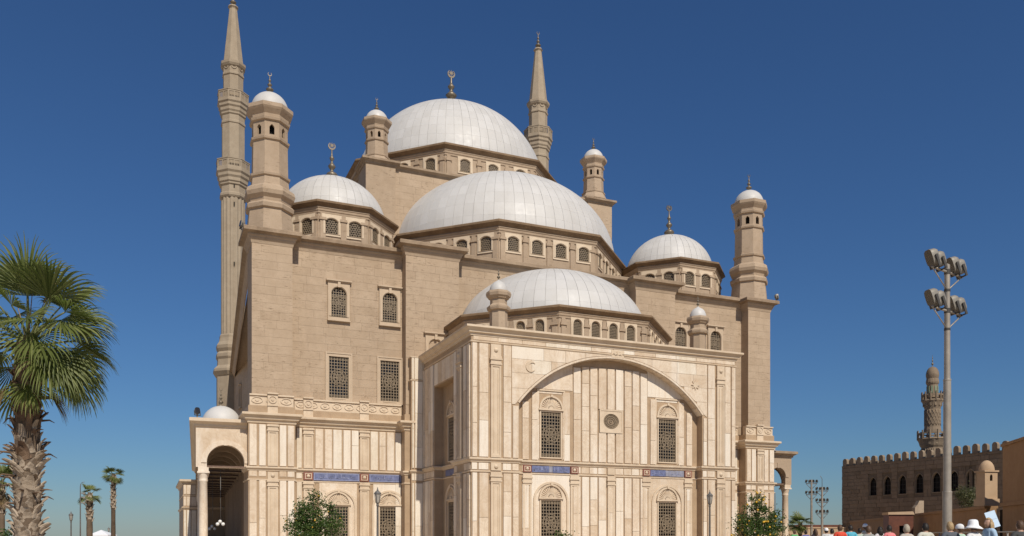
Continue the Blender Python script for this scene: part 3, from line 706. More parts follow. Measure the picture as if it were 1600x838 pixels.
# front jamb strips and pilasters, both levels
jl=[(-10.20,-9.84),(-9.74,-9.08),(-8.08,-7.50),(-7.42,-6.98)]; jr=[(7.38,7.70),(7.76,8.40),(9.24,9.76),(9.84,10.20)]
for a,b in jl+jr:
    narrow=(b-a)<.5 and abs(a+b)/2<8
    strip(a,b,6.52,(13.72 if not narrow else 9.9),BF,.055); strip(a,b,.3,5.52,BF,.055); mp(a,b,5.72,6.15,BF,.04)
for a,b in ((-8.94,-8.24),(8.54,9.19)):
    mpilaster(a,b,6.52,13.72,BF,square=.75); mpilaster(a,b,.2,5.6,BF,square=.02,cap=.6); mpilaster(a,b,5.68,6.2,BF,cap=.0,square=.5) if False else None
    q=MB(); q.box(a,b,BF-.13,BF,5.68,6.18); s=len(q.v); q.lathe([(.15,0),(.13,.05),(.07,.09),(.01,.1)],12,smooth=True,caps=False); q.xf(Matrix.Translation(((a+b)/2,BF-.13,5.93))@Matrix.Rotation(PI/2,4,'X'),s); q.obj('boss_square',M['mtrim'],mosque)
# spandrel ashlar above the arch, in courses
zs=[10.0,11.05,12.05,12.95,13.74]
def ringz(x):
    q=(RAD+.16)**2-(x-AX)**2; return ZC+math.sqrt(q) if q>0 else 0
for k in range(4):
    za,zb=zs[k],zs[k+1]
    for x0,x1 in ((-7.46,AX),(AX,7.72)):
        x=x0
        while x<x1-.05:
            nx=min(x1,x+rm.uniform(1.3,2.3)); nx=x1 if x1-nx<.7 else nx
            xs_=[x+.008+(nx-x-.016)*i/12 for i in range(13)]
            pts=[(q,max(za+.008,ringz(q))) for q in xs_]; pts=[p for p in pts if p[1]<zb-.03]
            if len(pts)>2 and abs(x)<7.9:
                inside=[p for p in pts if abs(p[0]-AX)>HS+.2 or p[1]>=ringz(p[0])-1e-6]
                if len(inside)>2:
                    q=MB(); q.slab(inside+[(inside[-1][0],zb-.008),(inside[0][0],zb-.008)],[],BF-.035,BF); q.obj('marble_panel',M['marble_white' if rm.random()<.15 and len(inside)>9 else 'marble'],mosque)
            x=nx
for i in range(12):
    x0=-10.1+i*1.69; mp(x0+.008,x0+1.68,13.9,14.2,BF,.03,rm.choice(['marble','marble_white','marble']))
# crescent, star and inscribed cartouche
q=MB(); q.slab(arcpts(-6.13,12.51,.36,R(40),R(320),24)+arcpts(-6.0,12.51,.25,R(310),R(50),24),[],BF-.09,BF-.01); q.obj('crescent_relief',M['mtrim'],mosque)
q=MB(); q.slab([(6.70+(.36 if i%2==0 else .17)*math.sin(i*PI/8),12.22+(.36 if i%2==0 else .17)*math.cos(i*PI/8)) for i in range(16)],[],BF-.1,BF-.01); q.obj('star_relief',M['mtrim'],mosque)
def script(mb,x0,x1,z0,z1,y,seed,t=.02,th=.03):
    """flowing strokes of an inscription"""
    r=random.Random(seed); x=x0; h=z1-z0
    while x<x1-.1:
        w_=r.uniform(.12,.34); n=7; kind=r.random()
        if kind<.3:
            mb.box(x,x+th,y-t,y+.01,z0+h*.3,z1-h*.05*r.random()); x+=th*2.2; continue
        a=r.uniform(.3,.9); b=z0+h*r.uniform(.2,.4); pts=[(x+w_*i/n, b+h*.35*a*math.sin(PI*i/n*r.choice([1,1,2]))*(1 if kind<.7 else -.5)) for i in range(n+1)]
        for p,q_ in zip(pts,pts[1:]):
            d=Vector((q_[0]-p[0],0,q_[1]-p[1])); L=d.length/2; u=d.normalized()
            mb.obox(((p[0]+q_[0])/2,y-t/2+.005,(p[1]+q_[1])/2),u*(L+.008),Vector((-u.z,0,u.x))*th*.5,(0,t/2+.005,0))
        if kind>.8: mb.box(x+w_/2,x+w_/2+th,y-t,y,z1-h*.22,z1-h*.22+th)
        x+=w_+.03
q=MB(); q.box(-.12,.88,BF-.06,BF-.01,13.62,14.12); script(q,-.05,.82,13.68,14.08,BF-.06,3,.03,.04); q.obj('inscription_cartouche',M['mtrim'],mosque)
# recess: upper and lower strips, windows, medallion
ul=[(-6.48,-5.97),(-5.79,-5.32),(-3.42,-2.95),(-2.71,-2.13),(-2.07,-1.49),(-1.44,-.85),(-.79,-.16)]
up=ul+[(-.10,.50)]+mir(ul)
for a,b in up:
    c=(a+b)/2; edge=min(arch_z(a),arch_z(b)); inner=abs(c-AX)<3
    if inner:
        zt=min(12.95,edge-.22)
        if abs(c-AX)<.95:
            strip(a,b,6.52,8.55,BB,.06); strip(a,b,10.15,zt,BB,.06)
        else: strip(a,b,6.52,zt,BB,.06)
    else: strip(a,b,6.52,min(edge-.3,11.1 if abs(c-AX)<5.8 else 10.4),BB,.06)
    if abs(abs(c-AX)-4.57)>1.75:
        z1=5.5; mp(a,b,5.72,6.15,BB,.035)
        strip(a,b,.3,z1,BB,.06,'marble_white' if -2.8<c<.6 and False else 'marble')
for x in (WL,WR):
    window('hall_marble',frame((x,BB-.02,6.74),FRONT)); window('hall_marble_low',frame((x,BB-.02,.87),FRONT))
    for a,b in ((x-.98,x-.86),(x+.86,x+.98)): strip(a,b,6.6,11.1,BB,.04)
    q=MB(); q.slab([(x-1.02,6.5),(x+1.02,6.5),(x+1.02,11.22),(x-1.02,11.22)],[[(x-.94,6.4+.12),(x+.94,6.52),(x+.94,11.12),(x-.94,11.12)]],BB-.09,BB); q.obj('window_border',M['mtrim'],mosque)
    mp(x-.86,x+.86,10.95,11.1,BB,.03)
    for sx in (-1,1):
        px_=x+sx*1.74; mpilaster(px_-.30,px_+.30,.2,5.6,BB,square=.02,cap=.6,t=.11)
        q=MB(); q.box(px_-.3,px_+.3,BB-.12,BB,5.7,6.16); q.obj('red_square',M['red'],mosque)
        q=MB(); q.slab([(px_-.22,5.76),(px_+.22,5.76),(px_+.22,6.1),(px_-.22,6.1)],[[(px_-.18,5.8),(px_+.18,5.8),(px_+.18,6.06),(px_-.18,6.06)]],BB-.135,BB-.12); s=len(q.v)
        q.lathe([(.11,0),(.09,.04),(.01,.06)],10,smooth=True,caps=False); q.xf(Matrix.Translation((px_,BB-.12,5.93))@Matrix.Rotation(PI/2,4,'X'),s); q.obj('rosette',M['winframe'],mosque)
    for k,(a,b) in enumerate(((x-1.40,x-.14),(x+.14,x+1.40))):
        fade=(x>0 and k==1)
        q=MB(); q.box(a,b,BB-.06,BB,5.72,6.14); q.obj('enamel_panel',M['bluegrey' if fade else 'blue'],mosque)
        q=MB(); script(q,a+.1,b-.1,5.76,6.1,BB-.06,int(x*10)+k,.012,.03); q.obj('inscription',M['script'],mosque)
    q=MB(); q.box(x-.13,x+.13,BB-.05,BB,5.73,6.13); q.obj('enamel_panel',M['bluegrey'],mosque)
def surround(x,z0,zt,hw,y,hz):
    """cream slab round a low arched window"""
    q=MB(); arch=[(x+1.18,z0)]+arcpts(x,hz,1.18,0,PI,24)+[(x-1.18,z0)]
    q.slab([(x-hw,z0),(x-1.18,z0)]+arch[::-1][1:-1]+[(x+1.18,z0),(x+hw,z0),(x+hw,zt),(x-hw,zt)],[],y-.03,y+.01); q.obj('marble_panel',M['marble'],mosque)
    q=MB(); q.slab([(x-1.17,z0),(x-.84,z0),(x-.84,hz+.15),(x-.9,hz+.15)]+arcpts(x,hz+.2,.9,PI,0,20)+[(x+.9,hz+.15),(x+.84,hz+.15),(x+.84,z0),(x+1.17,z0)]+arcpts(x,hz,1.17,0,PI,24),[],y-.02,y+.01); q.obj('marble_panel',M['marble'],mosque)
for x in (WL,WR):
    surround(x,.88,5.54,1.42,BB,.87+2.95)
    for x0,x1 in ((x-1.62,x+1.62),):
        xs_=[x0+(x1-x0)*i/20 for i in range(21)]; q=MB(); q.slab([(v,11.26) for v in (x0,x1)]+[(v,max(11.3,arch_z(v)-.02)) for v in xs_[::-1]],[],BB-.03,BB+.01); q.obj('marble_panel',M['marble'],mosque)
    for a,b in ((x-.94,x-.84),(x+.84,x+.94)): mp(a,b,6.55,10.9,BB,.025)
mpilaster(AX-.28,AX+.28,.2,5.6,BB,square=.02,cap=.6,t=.11)
q=MB(); q.box(AX-.28,AX+.28,BB-.12,BB,5.7,6.16); q.obj('boss_square',M['mtrim'],mosque)
# oval medallion
q=MB(); q.slab([(AX-.86,8.62),(AX+.86,8.62),(AX+.86,10.1),(AX-.86,10.1)],[[(AX+.6*math.cos(t),9.36+.52*math.sin(t)) for t in [2*PI*i/32 for i in range(32)]]],BB-.1,BB)
q.slab([(AX-.92,8.56),(AX+.92,8.56),(AX+.92,10.16),(AX-.92,10.16)],[[(AX-.82,8.66),(AX+.82,8.66),(AX+.82,10.06),(AX-.82,10.06)]],BB-.13,BB-.1); md=q.obj('medallion',M['mtrim'],mosque)
q=MB()
for r_ in (.56,.42,.28,.12):
    o=[(AX+r_*1.0*math.cos(t),9.36+r_*.87*math.sin(t)) for t in [2*PI*i/32 for i in range(32)]]; i=[(AX+(r_-.05)*math.cos(t),9.36+(r_-.05)*.87*math.sin(t)) for t in [2*PI*i/32 for i in range(32)]]
    q.slab(o,[i],BB-.05,BB+.0)
for k in range(24):
    a=2*PI*k/24; q.obox((AX+.36*math.cos(a),BB-.02,9.36+.31*math.sin(a)),(.13*math.cos(a),0,.11*math.sin(a)),(-.012*math.sin(a),0,.012*math.cos(a)),(0,.02,0))
q.obj('oval_grille',M['grille'],md); q=MB(); q.slab([(AX+.62*math.cos(t),9.36+.54*math.sin(t)) for t in [2*PI*i/32 for i in range(32)]],[],BB-.006,BB+.01); q.obj('oval_back',M['cornice'],md)
# flank of the block (in shade): strips, slim corner pilaster, windows, enamel band
for a,b in ((.15,.95),(1.05,1.85),(1.95,2.3),(2.4,3.05),(7.45,7.95),(9.3,9.85),(9.95,10.45)):
    strip(a,b,6.52,13.7,0,.05,Mx=MSD); strip(a,b,.3,5.5,0,.05,Mx=MSD); mp(a,b,5.72,6.15,0,.03,Mx=MSD)
mpilaster(8.2,9.0,6.52,13.7,0,Mx=MSD,square=.7); mpilaster(8.2,9.0,.2,5.6,0,Mx=MSD,square=.02)
for i in range(5): mp(3.16+i*.824+.01,3.16+(i+1)*.824-.01,12.2,13.7,0,.03,Mx=MSD)
window('hall_marble',MSD@frame((5.2,.61,6.74),FRONT)); window('hall_marble_low',MSD@frame((5.2,.61,.87),FRONT))
q=MB(); q.box(3.9,6.5,.57,.63,5.72,6.14); q.obj('enamel_panel',M['blue'],mosque,M=MSD)
# half dome and its drum over the block, with two small turrets
drum((.45,-22.4),8.52,14.2,17.3,HALF,4,'drum_slim',14.95,1.42,0,.85,.36)
dome((.42,-22.4),17.18,7.5,5.05,8,56,PI-.05,2*PI+.05)
def small_turret(x,y):
    mb=MB(); mb.lathe([(.56,14.3),(.54,16.25),(.68,16.3),(.72,16.42),(.72,16.52),(.56,16.66),(.52,16.7),(.52,17.0),(.62,17.05),(.64,17.1),(.74,17.2),(.78,17.38),(.74,17.52),(.5,17.55)],8,(0,0),PI/8,True)
    o=mb.obj('small_turret',M['trim'],mosque); o.location=(x,y,0)
    d=MB(); d.lathe([(.60,17.5),(.60,17.62),(.57,17.8),(.49,17.98),(.36,18.13),(.18,18.24),(.08,18.3),(.05,18.36)],20,smooth=True); d.obj('cap_dome',M['lead'],o)
    finial(0,0,18.3,.85,False,1.3,o); return o
small_turret(-7.78,-31.45); small_turret(8.1,-31.3)
# window niche in the pier above the flank
window('wing_arched',frame((-9.16,YP-.04,14.1),FRONT))

# ---------------------------------------------------------------- marble clad foot of the hall wings
PY,WY=-22.55,-21.60
pst=[(-22.60,-22.08),(-21.96,-21.48),(-20.58,-20.10),(-20.03,-19.56)]; ppil=(-21.38,-20.69)
bst=[(-19.28,-18.88),(-17.97,-17.38),(-17.29,-16.74),(-16.69,-16.04),(-15.95,-15.39),(-15.34,-14.80),(-13.95,-13.36),(-13.29,-12.78),(-12.71,-12.13),(-12.07,-11.60)]
bpil=[(-18.79,-18.11),(-14.73,-14.06)]
wins=(-16.3,-12.52)
CORW=[(-.03,-.70),(.06,-.68),(.09,-.52),(.22,-.44),(.26,-.32),(.40,-.18),(.45,-.16),(.45,-.03),(.40,0),(-.03,.05)]
def oval_band(x0,x1,z0,z1,y,mb):
    mb.box(x0,x1,y-.02,y+.4,z0,z1); n=max(1,round((x1-x0)/.85)); wd=(x1-x0)/n; zc=(z0+z1)/2
    mb.box(x0-.02,x1+.02,y-.12,y,z1-.08,z1+.02); mb.box(x0-.01,x1+.01,y-.07,y,z0,z0+.07)
    for i in range(n):
        xc=x0+wd*(i+.5); T=[2*PI*k/20 for k in range(20)]; a,b=wd*.40,(z1-z0)*.30
        mb.slab([(xc+a*math.cos(t),zc+b*math.sin(t)) for t in T],[[(xc+a*.8*math.cos(t),zc+b*.76*math.sin(t)) for t in T]],y-.07,y-.015)
        mb.slab([(xc+a*.35*math.cos(t),zc+b*.4*math.sin(t)) for t in T[::2]],[],y-.06,y-.015)
for sg in (-1,1):
    def fl(a,b): return (a,b) if sg<0 else (-b,-a)
    # backing
    mb=MB(); x0,x1=fl(-22.65,-19.5); mb.box(x0,x1,PY,-19.55,0,10.5); mb.obj('marble_pier',M['marble_joint'],mosque)
    mb=MB(); x0,x1=fl(-19.6,-11.4)
    mb.slab([(x0,0),(x1,0),(x1,10.5),(x0,10.5)],[hole(sg*-w_ if sg>0 else w_,.62) for w_ in wins],WY,YW+.1); mb.obj('marble_wall',M['marble_joint'],mosque)
    mb=MB(); x0,x1=fl(-11.6,-10.9); mb.box(x0,x1,PY,YW,0,10.5); mb.obj('marble_pier',M['marble_joint'],mosque)
    for a,b in pst:
        a,b=fl(a,b); strip(a,b,6.35,9.2,PY,.05); strip(a,b,.3,5.35,PY,.05); mp(a,b,5.62,6.02,PY,.03)
    a,b=fl(*ppil); mpilaster(a,b,6.35,9.25,PY,square=.02,cap=.45); mpilaster(a,b,.2,5.95,PY,square=.5,cap=.5)
    for i,(a,b) in enumerate(bst):
        a,b=fl(a,b); wh='marble_white' if i in (0,3,5,6,9) else 'marble'
        strip(a,b,6.35,9.2,WY,.05,wh)
        if i==0 or i==9: strip(a,b,.3,5.35,WY,.05,'marble_white')
        if i==0: mp(a,b,5.62,6.02,WY,.03)
    for a,b in bpil:
        a,b=fl(a,b); mpilaster(a,b,6.35,9.25,WY,square=.02,cap=.45); mpilaster(a,b,.2,5.42,WY,square=.02,cap=.5)
        q=MB(); q.box(a,b,WY-.12,WY,5.52,6.06); q.obj('red_square',M['red'],mosque)
        c=(a+b)/2; q=MB(); q.slab([(c-.24,5.58),(c+.24,5.58),(c+.24,6.0),(c-.24,6.0)],[[(c-.19,5.63),(c+.19,5.63),(c+.19,5.95),(c-.19,5.95)]],WY-.135,WY-.12); s=len(q.v)
        q.lathe([(.13,0),(.1,.05),(.01,.07)],10,smooth=True,caps=False); q.xf(Matrix.Translation((c,WY-.12,5.79))@Matrix.Rotation(PI/2,4,'X'),s); q.obj('rosette',M['winframe'],mosque)
    for a,b in ((-18.08,-14.76),(-14.03,-11.62)):
        a,b=fl(a,b); q=MB(); q.box(a,b,WY-.06,WY,5.5,6.06); q.obj('enamel_panel',M['blue'],mosque)
        q=MB(); script(q,a+.35,b-.35,5.58,5.98,WY-.06,int(a*7),.014,.035); q.obj('inscription',M['script'],mosque)
        q=MB(); q.slab([(a+.04,5.53),(b-.04,5.53),(b-.04,6.03),(a+.04,6.03)],[[(a+.08,5.57),(b-.08,5.57),(b-.08,5.99),(a+.08,5.99)]],WY-.07,WY-.06); q.obj('enamel_border',M['script'],mosque)
    for w_ in wins:
        window('hall_marble_low',frame((w_ if sg<0 else -w_,WY-.02,.64),FRONT)); surround(w_ if sg<0 else -w_,.66,5.38,1.36 if w_<-14 else 1.2,WY,.64+2.95)
    p=[(-22.65,-19.55),(-22.65,PY),(-19.5,PY),(-19.5,WY),(-11.6,WY),(-11.6,PY),(-10.9,PY)]
    if sg>0: p=[(-x,y) for x,y in p][::-1]
    cornice(p,6.3,'ledge','mtrim',LEDGE); cornice(p,5.44,'fillet','mtrim',FILL); cornice(p,9.98,'cornice','mtrim',CORW)
    mb=MB()
    a,b=fl(-22.55,-19.6); oval_band(a,b,10.5,11.28,PY+.12,mb); mb.obj('parapet',M['mtrim'],mosque)
    mb=MB(); a,b=fl(-19.4,-11.6); oval_band(a,b,10.5,11.28,WY+.08,mb); mb.obj('parapet',M['mtrim'],mosque)
    for a,b in bpil+[ppil]:
        yy=PY if (a,b)==ppil else WY; a,b=fl(a,b); mb=MB(); oval_band(a,b,10.5,11.4,yy-.06,mb); mb.box(a,b,yy-.07,yy+.1,9.9,10.5); mb.obj('pedestal',M['mtrim'],mosque)
    # tall white strip beside the block
    x0,x1=fl(-11.20,-10.10); mb=MB(); mb.box(x0,x1,-22.9,-22.2,0,14.7); mb.obj('white_pier',M['marble_joint'],mosque)
    xa,xb=fl(-11.16,-10.98); xc,xd=fl(-10.94,-10.32); xe,xf=fl(-10.28,-10.12)
    for a,b in ((xa,xb),(xc,xd),(xe,xf)):
        strip(a,b,6.5,12.9,-22.9,.04,'marble_white'); strip(a,b,.3,5.4,-22.9,.04,'marble_white'); mp(a,b,13.05,14.65,-22.9,.04,'marble_white'); mp(a,b,5.6,6.1,-22.9,.03,'marble_white')
    q=[(x0,-22.2),(x0,-22.9),(x1,-22.9)] if sg<0 else [(x0,-22.9),(x1,-22.9),(x1,-22.2)]
    cornice(q,6.34,'ledge','mtrim',LEDGE,.8); cornice(q,13.02,'fillet','mtrim',FILL); cornice(q,14.72,'fillet','mtrim',FILL)

# ---------------------------------------------------------------- side porticoes
colm=MB(); colm.lathe([(.38,0),(.38,.3),(.34,.35),(.36,.5),(.29,.6),(.29,3.0),(.265,5.2),(.30,5.25),(.30,5.33),(.27,5.37),(.30,5.5),(.36,5.72),(.38,5.8)],20,smooth=True)
colm.box(-.4,.4,-.4,.4,5.8,5.92); colm.box(-.34,.34,-.34,.34,5.92,6.2)
colme=colm.mesh('column',M['marble'])
def portico(xi,xo,y0,bays,step,zt,sg):
    """colonnade along the flank: xi wall side, xo outer side"""
    a,b=min(xi,xo),max(xi,xo); mid=(a+b)/2; w_=abs(xo-xi)
    xc=xo-sg*.48
    for k in range(bays+1):
        y=y0+k*step
        link('column',colme,mosque,Matrix.Translation((xc,y+.28,0)))
        wi=abs(xc-xi)-.40; cm=(xi+xc)/2+sg*-.02
        mb=MB(); mb.slab([(a,6.2),(b,6.2),(b,zt-.3),(a,zt-.3)],[arch_outline(wi,1.55,wi/2,18,cm,6.19)],y,y+.55); mb.obj('cross_arch',M['marble'] if (k==0 and sg<0) else M['trim'],mosque)
        mb=MB(); mb.box(min(xi,xc),max(xi,xc),y+.2,y+.34,6.22,6.34); mb.obj('tie_beam',M['wood'],mosque)
        if k<bays:
            mb=MB(); mb.box(xc-.07,xc+.07,y+.3,y+step+.2,6.22,6.34); mb.obj('tie_beam',M['wood'],mosque)
    hl=[arch_outline(step-.75,1.7,(step-.75)/2 if step<4 else 1.55,16,(k+.5)*step+.0,6.19) for k in range(bays)]
    mb=MB()
    n=(sg,0,0); L=bays*step
    if sg<0: Mx=frame((xo+.02*1,y0+L+.28,0),n)
    else: Mx=frame((xo-.02,y0+.28,0),n)
    mb.slab([(-.27,6.2),(L+.27,6.2),(L+.27,zt-.3),(-.27,zt-.3)],hl,.003,.55); mb.obj('arcade_wall',M['trim'],mosque,M=Mx)
    mb=MB(); mb.box(a,b,y0+.02,y0+L+.5,zt-.32,zt-.08); mb.obj('portico_roof',M['wood'],mosque)
    p=[(xo,y0+L+.5),(xo,y0),(xi,y0)] if sg<0 else [(xi,y0),(xo,y0),(xo,y0+L+.5)]
    cornice(p,zt,'cornice','mtrim' if sg<0 else 'cornice',BC,1.15)
    # archivolt on the end arch
    wi=abs(xc-xi)-.40; cm=(xi+xc)/2+sg*-.02; zc=6.19+1.55-wi/2
    q=MB(); q.slab(arcpts(cm,zc,wi/2+.36,0,PI,24)+arcpts(cm,zc,wi/2+.02,PI,0,24),[],y0-.06,y0); q.box(cm-.12,cm+.12,y0-.1,y0,zc+wi/2-.02,zc+wi/2+.4); q.obj('archivolt',M['marble'] if sg<0 else M['trim'],mosque)
    for k in range(bays):
        d=MB(); r=w_*.40; d.lathe([(r*math.cos(PI/2*i/10),zt-.1+r*.98*math.sin(PI/2*i/10)) for i in range(11)],28,(mid+sg*-.05,y0+step*(k+.5)),smooth=True,caps=False); d.obj('cap_dome',M['lead'],mosque)
        finial(mid,y0+step*(k+.5),zt-.1+r*.96,1.35,True,1.2)
_before=set(mosque.children)
portico(-22.66,-25.98,-21.85,11,4.1,9.52,-1)
mb=MB(); mb.box(-22.7,-22.05,-19.6,24,0,9.2); mb.obj('marble_flank',M['eave'],mosque)  # dark brown instead of marble: portico shade put into the wall colour
PV=Matrix.Translation((-22.66,-21.85,0)); TURN=PV@Matrix.Rotation(R(-2.6),4,'Z')@PV.inverted()     # the colonnade follows the flank
bpy.context.view_layer.update()
for o in mosque.children:
    if o not in _before: o.matrix_local=TURN@o.matrix_local
portico(22.66,25.25,-21.85,4,4.1,9.25,1)
mb=MB(); mb.box(22.05,22.6,-19.6,-4,0,9.2); mb.obj('marble_flank',M['marble_joint'],mosque)
for k in range(10): strip(-19+k*4.1+.6,-19+k*4.1+1.4,.3,6.,0,.05,Mx=frame((-22.7,0,0),(-1,0,0))@Matrix.Scale(-1,4,(1,0,0))) if False else None
# courtyard wing behind the portico
mb=MB(); mb.box(-25.25,-19.9,24.6,40,0,7.9); cw=mb.obj('court_wing',M['marble_joint'],mosque)
cornice([(-25.25,40),(-25.25,24.6),(-19.9,24.6)],8.25,'cornice','mtrim',BC,1.2); cornice([(-25.25,40),(-25.25,24.6),(-19.9,24.6)],5.0,'ledge','mtrim',LEDGE); cornice([(-25.25,40),(-25.25,24.6),(-19.9,24.6)],6.4,'fillet','mtrim',FILL)
for a,b in ((-25.2,-24.9),(-24.85,-24.4),(-24.35,-23.75)): strip(a,b,.3,4.6,24.6,.06,'marble_white'); mp(a,b,5.1,6.2,24.6,.06); mp(a,b,6.5,7.6,24.6,.06)
finish_blocks(); finish_sheets()
# ================================================================== plants
def leaf_mat(name, c1, c2, c3, trans=.25):
    m,t,b,L=new_mat(name)
    g=node(t,'ShaderNodeNewGeometry'); oi=node(t,'ShaderNodeObjectInfo').outputs['Random']
    rnd=math1(t,'FRACT',math1(t,'ADD',g.outputs['Random Per Island'],oi))
    c=ramp(t,rnd,[(0,c1),(.55,c2),(1,c3)])
    c=mixc(t, math1(t,'MULTIPLY',noise(t,g.outputs['Position'],1.6,4),.5), c, c1)
    L(c,b.inputs['Base Color']); b.inputs['Roughness'].default_value=.45; b.inputs['Specular IOR Level'].default_value=.35
    tr=node(t,'ShaderNodeBsdfTranslucent'); L(mixc(t,.5,c,(.12,.2,.02)),tr.inputs[0])
    mx=node(t,'ShaderNodeMixShader'); mx.inputs[0].default_value=trans; L(b.outputs[0],mx.inputs[1]); L(tr.outputs[0],mx.inputs[2])
    L(mx.outputs[0],t.nodes['Material Output'].inputs[0]); return m
M['citrus']=leaf_mat('citrus_leaf',(.030,.060,.012),(.068,.115,.024),(.15,.20,.05))
M['palm']=leaf_mat('palm_leaf',(.11,.135,.035),(.20,.23,.07),(.33,.34,.13),.42)
M['palm_dry']=leaf_mat('dry_palm_leaf',(.16,.10,.05),(.24,.17,.085),(.32,.25,.14),.2)
M['petiole']=plain('petiole',(.13,.14,.05),.5,0,.3,8)
M['bark']=stone('palm_bark',(.12,.08,.05),(.20,.145,.10),(.06,.04,.025),rand=.35,stain=0,bump=.6,grain=22)
M['boot']=stone('palm_boot',(.40,.315,.23),(.54,.455,.355),(.17,.115,.07),rand=.5,stain=0,bump=.5,grain=26)
M['boot_dark']=stone('palm_boot_dark',(.16,.095,.055),(.30,.21,.14),(.08,.045,.028),rand=.4,stain=0,bump=.5,grain=26)
M['twig']=plain('citrus_bark',(.11,.08,.055),.8,0,.4,12,bump=.3)
M['blossom']=plain('yellow_blossom',(.62,.36,.03),.5,0,.3,20)
M['olive']=leaf_mat('dusty_leaf',(.06,.065,.03),(.11,.11,.05),(.17,.16,.08))

def frond(parent, base, az, el, pet=1.05, blade=1.05, nseg=44, seed=0, droop=1.0, mat='palm', spread=118, fold=.25, tilt=0., hang=0.):
    """fan leaf: petiole leaving the crown at az/el, pleated blade with hanging tips"""
    r=random.Random(seed); d=Vector((math.cos(az)*math.cos(el),math.sin(az)*math.cos(el),math.sin(el)))
    side=Vector((-math.sin(az),math.cos(az),0)); G=Vector((0,0,-1))
    mb=MB(); pts=[]; p=Vector(base)+d*.12; dir_=d.copy()
    for i in range(7):
        pts.append(p.copy()); dir_=(dir_+G*.045*droop*(1 if el>-.6 else .2)).normalized(); p=p+dir_*pet/6
    hub=pts[-1]; dir_=(dir_+G*hang).normalized(); nrm=side.cross(dir_).normalized()
    if tilt: nrm=(Matrix.Rotation(tilt,3,dir_)@nrm); side=(Matrix.Rotation(tilt,3,dir_)@side)
    pm=MB(); pm.tube(pts,[.035-.003*i for i in range(7)],6)
    w0=.034
    for k in range(nseg):
        u=-1+2*k/(nseg-1); a=R(spread)*u+r.uniform(-.02,.02)
        L=blade*(1.0-.22*abs(u)**2)*r.uniform(.9,1.06)
        sd=(dir_*math.cos(a)+side*math.sin(a)); sd=(sd+nrm*(-fold*abs(u)+ (.04 if k%2 else -.04))).normalized()
        q=hub.copy(); v=sd.copy(); n=9; cen=[]; 
        for j in range(n+1):
            cen.append(q.copy()); t=j/n
            g=.02+ (0.0 if t<.5 else (t-.42)*1.75)*droop*r.uniform(.8,1.2)
            v=(v+G*g*.42).normalized(); q=q+v*L/n
        vs=[]; fs=[]
        wmax=2*L*math.sin(R(spread)/(nseg-1))*.62
        for j,c in enumerate(cen):
            t=j/n; wd=wmax*(t/.5) if t<.5 else wmax*max(.05,(1-t)/.5)**.8
            ax=(cen[min(j+1,n)]-cen[max(0,j-1)]).normalized(); b=ax.cross(nrm); b=b.normalized() if b.length>1e-4 else side
            vs+= [c-b*wd*.55+nrm*wd*.15, c-nrm*wd*.15, c+b*wd*.55+nrm*wd*.15]
        for j in range(n): fs+=[(3*j,3*j+1,3*j+4,3*j+3),(3*j+1,3*j+2,3*j+5,3*j+4)]
        mb.add(vs,fs,False)
    o=mb.obj('frond',M[mat],parent); pm.obj('petiole',M['petiole' if mat=='palm' else 'palm_dry'],o); return o

def fan_palm(px,d,trunk_h,r0,r1,label,crown,boots=True,group=None,nb=0,blade=1.05,pet=1.0,name='fan_palm',nseg=44,seed=1):
    p=spot(px,d); root=empty(name,(p.x,p.y,0)); tag(root,label,'palm',group); rr=random.Random(seed)
    mb=MB(); prof=[(r0*1.15,0),(r0*1.02,.3)]+[(r0+(r1-r0)*t/8+rr.uniform(-.008,.008),.3+(trunk_h-.3)*t/8) for t in range(9)]+[(r1*.5,trunk_h+.25)]
    mb.lathe(prof,16,smooth=True); mb.obj('trunk',M['bark'],root)
    return root,rr
def boot_mesh(k):
    """broken leaf base: two splayed horns on a wide foot"""
    mb=MB(); w=.17
    L=[(0,.0,w*1.0,.05),(.12,.03,w*.85,.045),(.24,.10,w*.62,.035),(.36,.21+.03*k,w*.4,.022)]
    vs=[];fs=[]
    for z,o,hw,th in L:
        for x,dy in ((-hw,.03),(-hw*.5,0),(hw*.5,0),(hw,.03)): vs.append((x,-o-th+dy,z))
        for x,dy in ((hw,.03),(hw*.5,0),(-hw*.5,0),(-hw,.03)): vs.append((x,-o+th*.4+dy,z))
    for j in range(len(L)-1):
        for i in range(8): fs.append((j*8+i,j*8+(i+1)%8,(j+1)*8+(i+1)%8,(j+1)*8+i))
    fs.append(tuple(range((len(L)-1)*8,len(L)*8)))
    mb.add(vs,fs); return mb
# big palm beside the square
root,rr=fan_palm(43,20,6.0,.29,.25,'big shaggy fan palm with a thick ragged trunk','palm',True,seed=5)
base=root
bm=[boot_mesh(k).mesh('leaf_base',M['boot']) for k in range(3)]; bd=[boot_mesh(k).mesh('leaf_base',M['boot_dark']) for k in range(3)]
z=.1; i=0
while z<5.85:
    t=z/5.9; rad=.29+(.25-.29)*t
    a=i*2.39996+rr.uniform(-.15,.15)
    up=rr.uniform(-.15,.12)+(.40 if z>3.6 else 0)
    s=rr.uniform(.6,1.0)*(.95 if z>1.2 else 1.1)
    Mx=Matrix.Translation((rad*.86*math.cos(a),rad*.86*math.sin(a),z))@Matrix.Rotation(a+PI/2,4,'Z')@Matrix.Rotation(rr.uniform(-.45,.45),4,'Y')@Matrix.Rotation(-up,4,'X')@Matrix.Diagonal((s*rr.uniform(.7,1.1),s*(1.2 if z>3 else .9),s,1))
    link('leaf_base',rr.choice(bd if (z>3.9 and rr.random()<.85) or (z>3.2 and rr.random()<.4) else bm),root,Mx)
    z+=.0205+(.006 if z<1 else 0); i+=1
